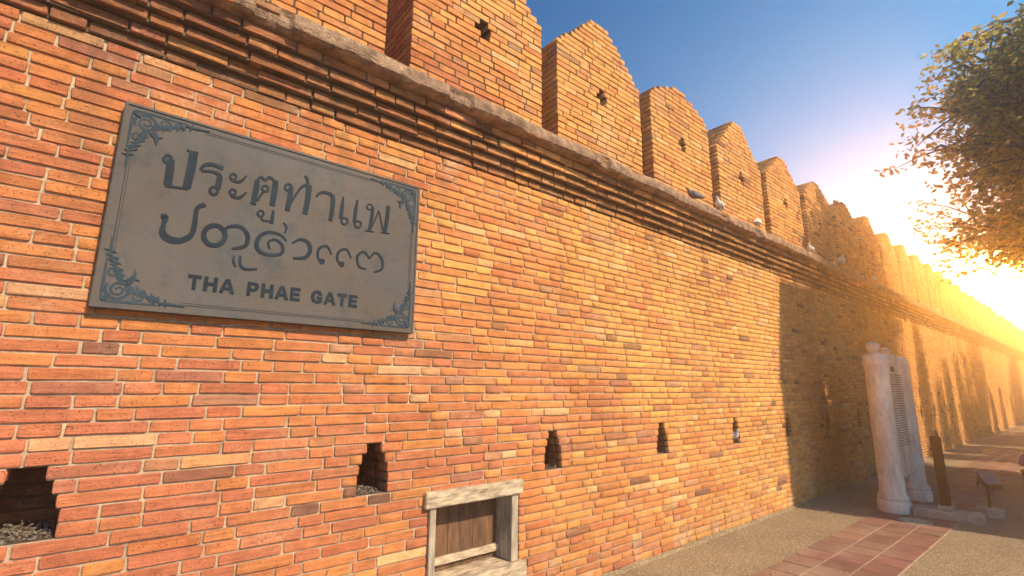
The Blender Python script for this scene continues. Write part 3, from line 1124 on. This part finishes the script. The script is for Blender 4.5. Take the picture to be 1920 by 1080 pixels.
# border lines and corner scrolls
vs, fs = [], []
ins = .047
bx0, bx1, bz0, bz1 = px0 - ox + ins, px1 - ox - ins, pz0 - oz + ins, pz1 - oz - ins
for d_, w_ in ((0, .0028), (.011, .0018)):
    cx_, cz_ = .30, .22
    ribbon(vs, fs, [(bx0 + cx_, bz1 - d_), (bx1 - cx_, bz1 - d_)], [w_] * 2, .0015)
    ribbon(vs, fs, [(bx0 + cx_, bz0 + d_), (bx1 - cx_, bz0 + d_)], [w_] * 2, .0015)
    ribbon(vs, fs, [(bx0 + d_, bz0 + cz_), (bx0 + d_, bz1 - cz_)], [w_] * 2, .0015)
    ribbon(vs, fs, [(bx1 - d_, bz0 + cz_), (bx1 - d_, bz1 - cz_)], [w_] * 2, .0015)
mesh_obj('border_line', vs, fs, M_letter, pl)


def scroll(fx, fz):
    """one corner ornament of spirals and flame leaves; fx, fz = +1/-1 pointing inwards"""
    vs, fs = [], []
    cx, cz = (px0 - ox if fx > 0 else px1 - ox), (pz0 - oz if fz > 0 else pz1 - oz)
    T = lambda u, v: (cx + fx * u, cz + fz * v)
    q = [0]
    def rib(P, W):
        q[0] += 1
        ribbon(vs, fs, [T(*p) for p in P], W, .0016 + .00012 * q[0])
    def spiral(u, v, r0, turns, a0, w0, sgn=1):
        n = int(turns * 16)
        P, W = [], []
        for k in range(n + 1):
            t = k / n
            a = a0 + sgn * turns * 2 * math.pi * t
            r = r0 * (1 - .86 * t)
            P.append((u + r * math.cos(a), v + r * math.sin(a))); W.append(w0 * (1 - .45 * t))
        rib(P, W)
    def leafy(u, v, ang, L, w, bend=.5):
        P, W = [], []
        for k in range(9):
            t = k / 8
            a = ang + bend * t
            P.append((u + L * t * math.cos(a), v + L * t * math.sin(a))); W.append(max(w * math.sin(math.pi * min(t * .8 + .2, 1)), .0008))
        rib(P, W)
    spiral(.096, .092, .050, 2.1, 2.6, .015, 1)
    spiral(.172, .070, .034, 1.6, 3.0, .011, -1)
    spiral(.070, .172, .032, 1.6, -1.2, .011, 1)
    spiral(.232, .056, .022, 1.3, 2.6, .008, -1)
    spiral(.056, .232, .021, 1.3, -1.0, .008, 1)
    leafy(.050, .036, .02, .22, .013, -.03)
    leafy(.036, .050, 1.55, .22, .013, .03)
    for k in range(6):                              # curled flame leaves growing inwards, longest near the corner
        leafy(.120 + .030 * k, .098 - .010 * k, .75 - .09 * k, .062 - .006 * k, .017 - .0015 * k, -1.3)
        leafy(.098 - .010 * k, .120 + .028 * k, .85 + .08 * k, .058 - .005 * k, .016 - .0015 * k, 1.3)
        leafy(.125 + .030 * k, .090 - .009 * k, .25, .040 - .003 * k, .012, 1.1)
        leafy(.090 - .009 * k, .125 + .028 * k, 1.3, .038 - .003 * k, .012, -1.1)
    leafy(.126, .126, .78, .075, .022, .5)
    leafy(.118, .138, .9, .055, .014, -.8)
    leafy(.26, .044, .10, .11, .012, -.16)
    leafy(.044, .25, 1.48, .10, .011, .14)
    leafy(.040, .040, .78, .045, .020, 0)
    mesh_obj('corner_scroll', vs, fs, M_orn, pl)


for fx, fz in ((1, 1), (1, -1), (-1, 1), (-1, -1)): scroll(fx, fz)

# ------------------------------------------------------------------ stone tablet between two columns
mon = empty('stone_tablet', (8.93, 2.05, 0))
tag(mon, 'grey white stone tablet between two round columns standing before the wall', 'monument')
for s, nm in ((-1, 'column'), (1, 'column')):
    x = .575 * s
    lathe('column', [(.188, 0), (.192, .02), (.192, .13), (.180, .15), (.168, .158), (.180, .178), (.176, .20), (.158, .225), (.146, .25), (.143, .8), (.138, 1.9), (.150, 1.93), (.154, 1.96), (.143, 1.99),
                     (.146, 2.03), (.135, 2.06), (.075, 2.085), (.050, 2.11), (.072, 2.14), (.086, 2.175), (.080, 2.21), (.055, 2.24), (.02, 2.255)] if s < 0 else
          [(.188, 0), (.192, .02), (.192, .13), (.180, .15), (.168, .158), (.180, .178), (.176, .20), (.158, .225), (.146, .25), (.143, .8), (.138, 1.9), (.150, 1.93), (.154, 1.96), (.143, 1.99),
                     (.146, 2.03), (.120, 2.07), (.05, 2.095)], M_stone, mon, 32, (x, 0, 0))
slab = bevbox('slab', (-.47, .47, -.055, .055, .50, 1.97), M_stone, mon, .008, 2, 0, 3, .003)
vs, fs = [], []
LR = random.Random(2)
for q in range(30):                               # rows of cut characters, too small to read
    z = 1.80 - q * .034
    x = -.36
    while x < .36:
        L = LR.uniform(.02, .09)
        ribbon(vs, fs, [(x, z), (min(x + L, .38), z + LR.uniform(-.002, .002))], [.012, .012], .003, y0=-.057)
        x += L + LR.uniform(.008, .02)
M_cut = simple('cut_lettering', (0.20, 0.185, 0.17), (0.14, 0.13, 0.12), 20, 0.9, 0.3)
mesh_obj('inscription', vs, fs, M_cut, mon)
# arched head with carved crest, and pointed apron below
vs, fs = [], []
n = 24
P = []
for k in range(n + 1):
    t = k / n
    x = -.44 + .88 * t
    P.append((x, 1.972 + .13 * math.sin(math.pi * t) ** .8 + .015 * math.cos(6 * math.pi * t)))
for i, (x, z) in enumerate(P):
    vs += [(x, -.07, 1.972), (x, -.07, z), (x, .07, z), (x, .07, 1.972)]
    if i:
        a, b = 4 * (i - 1), 4 * i
        fs += [(a, b, b + 1, a + 1), (a + 1, b + 1, b + 2, a + 2), (a + 2, b + 2, b + 3, a + 3)]
mesh_obj('crest', vs, fs, M_stone, mon)
lathe('crest_finial', [(.05, 0), (.065, .03), (.045, .05), (.055, .075), (.04, .10), (.01, .11)], M_stone, mon, 16, (0, 0, 2.095))
vs, fs = [], []
for i in range(n + 1):
    t = i / n
    x = -.415 + .83 * t
    z = .498 - .05 - .05 * abs(math.sin(3 * math.pi * t)) - .03 * math.sin(math.pi * t)
    vs += [(x, -.045, .498), (x, -.045, z), (x, .045, z), (x, .045, .498)]
    if i:
        a, b = 4 * (i - 1), 4 * i
        fs += [(a + 1, b + 1, b, a), (a + 2, b + 2, b + 1, a + 1), (a + 3, b + 3, b + 2, a + 2)]
mesh_obj('carved_apron', vs, fs, M_stone, mon)
bm = bmesh.new()                                  # bronze emblem at the head of the text
bmesh.ops.create_uvsphere(bm, u_segments=18, v_segments=8, radius=1, matrix=Matrix.Translation((0, -.056, 1.885)) @ Matrix.Diagonal((.10, .018, .045, 1)))
M_brz = simple('brown_bronze', (0.24, 0.12, 0.05), (0.15, 0.08, 0.04), 20, .5, .3, .003, metal=.5)
bm_obj('emblem', bm, M_brz, mon, smooth=True)

# ------------------------------------------------------------------ dark post on a concrete foot
po = empty('barrier_post', (8.42, 1.53, 0), rz=.12)
tag(po, 'short dark timber post with slanting top rail on a grey concrete foot', 'post')
bevbox('post', (-.062, .062, -.05, .05, .166, 1.0), M_post, po, .008, 2, .002)
vs, fs = [], []
tube(vs, fs, [(-.17, -.02, 1.075), (0, -.02, 1.02), (.20, -.02, .93)], [.017, .017, .017], 8)
mesh_obj('top_rail', vs, fs, M_brz, po, smooth=True)
bevbox('foot', (-.13, .13, -.34, .34, .0, .115), M_conc, po, .018, 3, .003, 2, .004)
bevbox('foot_collar', (-.10, .10, -.08, .08, .1155, .165), M_conc, po, .01, 2, .002)

# ------------------------------------------------------------------ floodlight on a low stand
fl = empty('floodlight', (8.98, 1.18, 0), rz=.3)
tag(fl, 'small black floodlight tipped on a low stand with a round pale concrete base', 'floodlight')
lathe('base', [(.135, 0), (.14, .02), (.14, .09), (.125, .105), (.03, .108)], M_conc, fl, 24, (.10, 0, 0))
vs, fs = [], []
tube(vs, fs, [(.10, 0, .10), (.03, 0, .30), (-.02, 0, .44)], [.022, .020, .018], 8)
mesh_obj('stand', vs, fs, M_black, fl, smooth=True)
hd = empty('lamp_head', (-.06, 0, .47), fl); hd.rotation_euler = (0, -.62, .3); hd.scale = (.85, .85, .85)
bevbox('housing', (-.15, .10, -.11, .11, -.05, .04), M_black, hd, .015, 2)
M_lens, n_, l_, b_ = mat('lamp_glass')
b_.inputs['Base Color'].default_value = (.16, .17, .17, 1); b_.inputs['Roughness'].default_value = .3
bevbox('lens', (-.135, .085, -.095, .095, .0405, .047), M_lens, hd, .002, 1)
for s in (-1, 1): bevbox('bracket', (-.03, .02, .113 * s - .004, .113 * s + .004, -.11, .01), M_black, hd, 0)

# ------------------------------------------------------------------ drain cover
dc = lathe('drain_cover', [(.17, -.02), (.17, .006), (.155, .010), (.150, .007), (.04, .008), (.035, .012), (.0005, .013)], simple('pale_green_metal', (0.34, 0.36, 0.28), (0.22, 0.25, 0.19), 18, .6, .5, .003), None, 32, (7.92, 1.76, .006))
tag(dc, 'flat round pale green drain cover in the red pavers before the tablet', 'drain cover')

# ------------------------------------------------------------------ bin with a mauve bag, cut by the picture edge
bn = empty('litter_bin', (10.75, .80, 0))
tag(bn, 'dark grey round litter bin at the right edge beside the floodlight', 'bin')
lathe('bin_body', [(.20, 0), (.205, .02), (.215, .40), (.225, .41), (.225, .44), (.205, .445), (.20, .42)], M_black, bn, 24)
bg_v, bg_f = [], []
bm = bmesh.new()
bmesh.ops.create_icosphere(bm, subdivisions=4, radius=1)
for v_ in bm.verts:
    c_ = v_.co.copy()
    f_ = noise.noise(c_ * 2.2) * .14 + noise.noise(c_ * 6) * .05
    v_.co = Vector((c_.x * .17, c_.y * .22, c_.z * .15)) * (1 + f_)
bagr = empty('mauve_bag', (10.75, .80, .57))
tag(bagr, 'bulging mauve cloth bag lying on top of the dark bin', 'bag')
bm_obj('bag_body', bm, M_mauve, bagr, smooth=True)
vs, fs = [], []
tube(vs, fs, [(0, -.08, .11), (.02, -.05, .19), (.02, 0, .22), (.02, .05, .19), (0, .08, .11)], [.012] * 5, 8)
mesh_obj('bag_handle', vs, fs, M_mauve, bagr, smooth=True)

# ------------------------------------------------------------------ pigeons
M_pw = simple('white_feathers', (0.78, 0.76, 0.73), (0.60, 0.57, 0.54), 30, .8, .4, .003)
M_pg = simple('grey_feathers', (0.22, 0.22, 0.25), (0.12, 0.12, 0.14), 26, .75, .4, .003)
M_pb = simple('brown_feathers', (0.30, 0.22, 0.17), (0.14, 0.10, 0.08), 30, .8, .4, .003)
M_beak = simple('bird_horn', (0.35, 0.16, 0.12), (0.25, 0.12, 0.10), 30, .5, 0)


def pigeon_mesh(name, mt, up=.35):
    """one lofted body: tail, rump, breast, neck, head; length about 0.32 m along +x"""
    sec = [(-.175, .075, .018, .004), (-.12, .085, .026, .008), (-.08, .095, .036, .024), (-.03, .105, .052, .045), (.02, .115, .058, .055), (.06, .130, .050, .052),
           (.085, .155, .034, .036), (.098, .180, .024, .026), (.108, .200, .022, .023), (.122, .208, .022, .021), (.136, .205, .014, .014), (.142, .203, .005, .005)]
    vs, fs = [], []
    sg = 14
    n = len(sec)
    for i, (x, z, w_, h_) in enumerate(sec):
        a, b = sec[max(i - 1, 0)], sec[min(i + 1, n - 1)]
        d = Vector((b[0] - a[0], 0, b[1] - a[1])).normalized()
        nrm = Vector((-d.z, 0, d.x))
        for k in range(sg):
            t = 2 * math.pi * k / sg
            p = Vector((x, 0, z)) + Vector((0, 1, 0)) * (w_ * math.cos(t)) + nrm * (h_ * math.sin(t))
            vs.append(tuple(p))
    for i in range(n - 1):
        for k in range(sg):
            k2 = (k + 1) % sg
            fs.append((i * sg + k, i * sg + k2, (i + 1) * sg + k2, (i + 1) * sg + k))
    fs.append(tuple(range(sg))[::-1]); fs.append(tuple((n - 1) * sg + k for k in range(sg)))
    me = bpy.data.meshes.new(name); me.from_pydata(vs, [], fs); me.update()
    me.polygons.foreach_set('use_smooth', [True] * len(me.polygons)); me.materials.append(mt)
    return me


def wing_mesh(mt, s):
    vs, fs = [], []
    pr = [(.065, .135, .010, .030), (.03, .120, .016, .042), (-.03, .108, .014, .040), (-.09, .098, .008, .026), (-.15, .088, .004, .012)]
    for i, (x, z, w_, h_) in enumerate(pr):
        yo = s * (.050 if i < 3 else .034)
        for k in range(8):
            t = 2 * math.pi * k / 8
            vs.append((x, yo + w_ * math.cos(t), z + h_ * math.sin(t)))
    for i in range(len(pr) - 1):
        for k in range(8):
            k2 = (k + 1) % 8
            fs.append((i * 8 + k, i * 8 + k2, (i + 1) * 8 + k2, (i + 1) * 8 + k))
    fs.append(tuple(range(8))[::-1]); fs.append(tuple(32 + k for k in range(8)))
    me = bpy.data.meshes.new('wing'); me.from_pydata(vs, [], fs); me.update()
    me.polygons.foreach_set('use_smooth', [True] * len(me.polygons)); me.materials.append(mt)
    return me


def beak_mesh():
    vs = [(.140, .007, .204), (.140, -.007, .204), (.140, 0, .211), (.140, 0, .197), (.166, 0, .198)]
    fs = [(0, 2, 4), (2, 1, 4), (1, 3, 4), (3, 0, 4), (0, 3, 1, 2)]
    me = bpy.data.meshes.new('beak'); me.from_pydata(vs, [], fs); me.materials.append(M_beak)
    return me


def leg_mesh(s):
    vs, fs = [], []
    tube(vs, fs, [(.01, .022 * s, .075), (.0, .022 * s, .03), (.012, .022 * s, .004)], [.010, .005, .004], 6)
    for a in (-.5, 0, .5): tube(vs, fs, [(.010, .022 * s, .005), (.010 + .03 * math.cos(a), .022 * s + .03 * math.sin(a), .003)], [.004, .002], 5)
    me = bpy.data.meshes.new('leg'); me.from_pydata(vs, [], fs); me.materials.append(M_beak)
    return me


def make_pigeon(mb_, mw_):
    r = empty('pigeon', (0, 0, 0))
    for nm, me in (('body', pigeon_mesh('body', mb_)), ('wing', wing_mesh(mw_, 1)), ('wing', wing_mesh(mw_, -1)), ('beak', beak_mesh()), ('leg', leg_mesh(1)), ('leg', leg_mesh(-1))):
        o = bpy.data.objects.new(nm, me); link(o, r)
    return r


def copy_thing(src):
    r = src.copy(); C.objects.link(r)
    for ch in src.children:
        c_ = ch.copy(); C.objects.link(c_); c_.parent = r
    return r


proto = {'w': make_pigeon(M_pw, M_pw), 'g': make_pigeon(M_pg, M_pb), 'b': make_pigeon(M_pb, M_pg)}
used = set()
SPOTS = [  # px of the photograph, plane y, z of the perch, heading, scale, kind, label
    (1302, 362, 2.84, None, 2.7, 1.05, 'b', 'ruffled brown pigeon on the ledge below the third merlon with a cross hole'),
    (1350, 388, 2.80, None, 3.3, 1.0, 'w', 'white pigeon lying low beside the gap after the ruffled brown pigeon'),
    (1420, 420, 2.80, None, .3, 1.1, 'w', 'white pigeon with grey head at the foot of the fifth merlon'),
    (1521, 474, 2.82, None, 3.2, 1.0, 'w', 'pale pigeon crouching on the ledge alone past the fifth merlon'),
    (1559, 488, 2.82, None, .4, .95, 'g', 'grey pigeon facing out from the ledge beside the bright white one'),
    (1579, 505, 2.78, None, -2.6, 1.25, 'w', 'bright white pigeon facing the street from the ledge edge'),
    (1640, 532, 2.80, None, 0.3, 1.0, 'w', 'hazy white pigeon furthest along the ledge'),
]
for (px_, py_, yy, zz, hd_, sc, kd, lab) in SPOTS:
    x, z = unwall(px_, py_, yy)
    p = proto[kd] if kd not in used else copy_thing(proto[kd])
    used.add(kd)
    p.location = (x, yy, LZ1 + .012); p.rotation_euler = (0, 0, hd_); p.scale = (sc * .74,) * 3
    tag(p, lab, 'pigeon', 'pigeons perched on the wall')
p = copy_thing(proto['g']); x, z = unwall(1600, 403, 3.2)
p.location = (1.482 + 1.5655 * 6 + .70, 3.15, row_z(TOPR) - .06); p.rotation_euler = (0, 0, .5)
tag(p, 'dark pigeon standing on the peak of a merlon against the sky', 'pigeon', 'pigeons perched on the wall')
top_bird = p
p = copy_thing(proto['w']); cx = 1.387 + 1.566 * 3
p.location = (cx + .01, 3.05, row_z(15) + .004); p.rotation_euler = (0, 0, -1.9)
tag(p, 'white pigeon sitting inside one of the small dark wall niches', 'pigeon', 'pigeons perched on the wall')

# little plants rooted in the cornice
PRN = random.Random(4)


def weed(px_, py_, yy, s, lab):
    x, z = unwall(px_, py_, yy)
    vs, fs = [], []
    for q in range(26):
        a, e = PRN.uniform(0, 6.28), PRN.uniform(.2, 1.4)
        L = s * PRN.uniform(.4, 1)
        d = Vector((math.cos(a) * math.cos(e), -abs(math.sin(a)) * math.cos(e), math.sin(e) * PRN.choice((1, 1, -.4))))
        w_ = Vector((-d.y, d.x, .2)).normalized() * L * .17
        m_ = d * L * .6
        b0 = len(vs)
        vs += [(0, 0, 0), tuple(m_ + w_), tuple(d * L), tuple(m_ - w_)]
        fs.append((b0, b0 + 1, b0 + 2, b0 + 3))
    o = mesh_obj('weed', vs, fs, M_plant, None, (x, yy, z))
    tag(o, lab, 'plant')


weed(909, 204, 2.77, .05, 'small green weed rooted under the ledge before the second merlon')
weed(1018, 272, 2.80, .035, 'tiny green sprig below the ledge by the gap between merlons')

# ------------------------------------------------------------------ fallen leaves and grit
vs, fs = [], []
GR = random.Random(77)
for q in range(420):
    x, y = GR.uniform(3, 16), 2.9 - abs(GR.gauss(0, .9))
    if y < -1: continue
    s = GR.uniform(.004, .016) * (1.6 if GR.random() < .1 else 1)
    a = GR.uniform(0, 6.28)
    b0 = len(vs)
    for k in range(5):
        t = a + 2 * math.pi * k / 5
        vs.append((x + s * math.cos(t) * GR.uniform(.6, 1.2), y + s * math.sin(t) * GR.uniform(.5, 1), .012 + GR.uniform(0, .003)))
    vs.append((x, y, .012 + s * .8))
    for k in range(5): fs.append((b0 + k, b0 + (k + 1) % 5, b0 + 5))
o = mesh_obj('fallen_litter', vs, fs, simple('dry_litter', (0.46, 0.38, 0.26), (0.20, 0.14, 0.08), 40, .9, 0))
tag(o, 'dry leaf bits and grit scattered on the pavement', 'litter', kind='stuff')


# ------------------------------------------------------------------ trees
def leaf_mass(points, size, rng_np, mt, name, parent, flat=.55):
    """one mesh of bent leaf blades (2 quads) at points"""
    n = len(points)
    d = rng_np.normal(size=(n, 3)); d[:, 2] *= flat; d[:, 2] -= .25
    d /= np.linalg.norm(d, axis=1)[:, None]
    r = rng_np.normal(size=(n, 3)); s = np.cross(d, r); s /= np.linalg.norm(s, axis=1)[:, None]
    L = size * rng_np.uniform(.6, 1.25, size=(n, 1)); W_ = L * .24
    p = np.asarray(points)
    nrm = np.cross(d, s)
    V = np.stack([p, p + d * L * .5 + s * W_ + nrm * L * .06, p + d * L, p + d * L * .5 - s * W_ + nrm * L * .06], 1).reshape(-1, 3)
    idx = np.arange(n)[:, None] * 4
    loops = (idx + np.array([[0, 1, 2, 0, 2, 3]])).reshape(-1)
    sizes = np.full(2 * n, 3)
    col = np.ones((n, 4)); col[:, 0] = rng_np.uniform(0, 1, n); col[:, 1] = rng_np.uniform(0, 1, n)
    me = fast_mesh(name, V, loops, sizes, mt, np.repeat(col, 4, 0))
    o = bpy.data.objects.new(name, me)
    return link(o, parent)


def grow(base, height, crown_c, crown_r, seed, n_main=9, n_twig=9, leaves=26, size=.10):
    """trunk, limbs and leaf sprays; the limbs aim at points spread through an uneven crown"""
    rg = random.Random(seed); rn = np.random.default_rng(seed)
    vs, fs = [], []
    b = Vector(base)
    fork = b + Vector((0, 0, height))
    tube(vs, fs, [b + Vector((0, 0, -.1)), b + Vector((.03, .02, height * .3)), b + Vector((-.04, .05, height * .7)), fork], [.26, .20, .17, .15], 12)
    pts = []
    cc, cr = Vector(crown_c), Vector(crown_r)
    for i in range(n_main):
        while True:
            u = Vector((rg.uniform(-1, 1), rg.uniform(-1, 1), rg.uniform(-.9, 1)))
            if .35 < u.length < 1: break
        tip = cc + Vector((u.x * cr.x, u.y * cr.y, u.z * cr.z)) * .78
        mid = fork.lerp(tip, .5) + Vector((rg.uniform(-.3, .3), rg.uniform(-.3, .3), rg.uniform(.0, .6)))
        tube(vs, fs, [fork, fork.lerp(mid, .5) + Vector((0, 0, .1)), mid, tip], [.11, .08, .055, .02], 7)
        for j in range(n_twig):
            t = rg.uniform(.35, 1)
            st_ = mid.lerp(tip, t)
            dv = Vector((rg.gauss(0, 1), rg.gauss(0, 1), rg.gauss(0, .7))).normalized() * rg.uniform(.5, 1.25)
            en = st_ + dv
            q = Vector(((en.x - cc.x) / cr.x, (en.y - cc.y) / cr.y, (en.z - cc.z) / cr.z))
            if q.length > 1.12: en = st_ + dv * .4
            tube(vs, fs, [st_, st_.lerp(en, .5) + Vector((0, 0, .05)), en], [.022, .014, .005], 5)
            for k in range(leaves):
                tt = rg.random()
                c_ = st_.lerp(en, .25 + .85 * tt)
                o_ = Vector((rg.gauss(0, .14), rg.gauss(0, .14), rg.gauss(0, .10)))
                for m_ in range(4):
                    pts.append(tuple(c_ + o_ + Vector((rg.gauss(0, .045), rg.gauss(0, .045), rg.gauss(0, .035)))))
    return vs, fs, np.array(pts), rn


def tree(name, lab, cat, base, height, cc, cr, seed, n_main, n_twig, leaves, size, mt=None, group=None):
    r = empty(name, base)
    tag(r, lab, cat, group)
    vs, fs, pts, rn = grow(base, height, cc, cr, seed, n_main, n_twig, leaves, size)
    B = Vector(base)
    mesh_obj('trunk', [tuple(Vector(v) - B) for v in vs], fs, M_bark, r, smooth=True)
    leaf_mass(pts - np.array(base), size, rn, mt or M_leaf, 'crown', r)
    return r


tree('street_tree', 'leafy street tree whose sunlit crown hangs over the pavement at right', 'tree', (13.6, -2.6, 0), 3.2,
     (12.6, -.55, 5.9), (3.5, 3.25, 3.9), 21, 100, 18, 15, .125)
for q, (bx_, by_, s, lab) in enumerate(((25, -2.9, .72, 'hazy street tree standing behind the nearest crown'),
                                       (37, -2.7, .78, 'far hazy street tree near the end of the wall'))):
    tree('street_tree', lab, 'tree', (bx_, by_, 0), 3.0, (bx_, by_ + .8, 7.6 * s), (4.6 * s, 4.0 * s, 4.6 * s), 40 + q, 26, 10, 14, .20, M_leafd)

# unseen trees across the street, shaped columnar so their shadows stripe the wall
rn = np.random.default_rng(9)
n = 3400
zz = rn.uniform(.5, 9.0, n)
rr = (.22 + .50 * np.sin(np.pi * np.clip((zz - .2) / 9.4, 0, 1)) ** .7) * np.sqrt(rn.uniform(0.05, 1, n))
aa = rn.uniform(0, 2 * np.pi, n)
pp = np.stack([rr * np.cos(aa), rr * np.sin(aa), zz], 1)
first = None
xs_ = [17.6, 19.3, 20.6, 22.4, 24.0, 26.6, 28.4, 31, 34.5, 38, 42]
for q, x in enumerate(xs_):
    if first is None:
        r = empty('columnar_tree', (x, -3.9, 0))
        leaf_mass(pp, .24, rn, M_leafd, 'crown', r)
        v_, f_ = [], []
        tube(v_, f_, [(0, 0, -.1), (.02, 0, 4), (0, .02, 9.1)], [.12, .08, .02], 9)
        mesh_obj('trunk', v_, f_, M_bark, r, smooth=True)
        first = r
    else:
        r = copy_thing(first)
        r.location = (x, -3.9 + R.uniform(-.4, .4), 0); r.rotation_euler = (0, 0, R.uniform(0, 6)); r.scale = (1, 1, R.uniform(.80, 1.05))
    tag(r, 'unseen tree across the street, shaped tall and narrow to stripe the wall with shadow', 'tree', 'columnar trees across the street')

# unseen tower and booth, added across the pavement to shade wall and ground
tw = empty('shade_tower', (9.62, -4.6, 0))
tag(tw, 'unseen narrow cream plastered tower with a tiled cap, added to shade the wall', 'tower')
bm = bmesh.new(); box(bm, -.45, .98, -.5, .9, 0, 8.6); bm_obj('shaft', bm, M_plaster, tw)
bm = bmesh.new(); box(bm, -.45, 1.12, -.65, 1.05, 8.602, 8.85); bm_obj('cap', bm, M_roof, tw)
bm = bmesh.new(); box(bm, -.25, .25, .902, .94, 0.02, 2.1); bm_obj('door', bm, M_shut, tw)
ki = empty('shade_kiosk', (12.7, -3.3, 0))
tag(ki, 'unseen long low cream booth with green shutters, added to shade ground and wall foot', 'shade_kiosk')
bm = bmesh.new(); box(bm, -2.45, 2.3, -1.2, 1.1, 0, 5.2); bm_obj('wall', bm, M_plaster, ki)
bm = bmesh.new(); box(bm, -2.6, 2.45, -1.35, 1.35, 5.202, 5.42); bm_obj('roof', bm, M_roof, ki)
for cxx in (-1.6, -.5, .6, 1.7):
    bm = bmesh.new(); box(bm, cxx - .42, cxx + .42, 1.102, 1.15, .9, 2.9); bm_obj('shutter', bm, M_shut, ki)

# far treeline closing the street
rn = np.random.default_rng(12)
n = 14000
tx = rn.uniform(62, 72, n); ty_ = rn.uniform(-45, 26, n)
top_ = 6 + 1.5 * np.sin(ty_ * .33) + 1.2 * np.sin(ty_ * .9 + 1)
tz = top_ * rn.uniform(0, 1, n) ** .7
tl_ = leaf_mass(np.stack([tx, ty_, tz], 1), 1.1, rn, M_leafd, 'distant_treeline', None)
tag(tl_, 'hazy mass of trees closing the far end of the street', 'trees', kind='stuff')

# ------------------------------------------------------------------ air
bm = bmesh.new()
box(bm, -20, 76, -48, 30, -1.0, 11.4)
hz = bm_obj('haze', bm, None)
hm = bpy.data.materials.new('haze'); hm.use_nodes = True
hn = hm.node_tree.nodes; hn.clear()
ho = hn.new('ShaderNodeOutputMaterial'); hv = hn.new('ShaderNodeVolumePrincipled')
hv.inputs['Color'].default_value = (1.0, 1.0, 1.0, 1)
hv.inputs['Density'].default_value = 0.0105
hv.inputs['Anisotropy'].default_value = 0.83
hm.node_tree.links.new(hv.outputs[0], ho.inputs['Volume'])
hz.data.materials.append(hm)
tag(hz, kind='stuff')
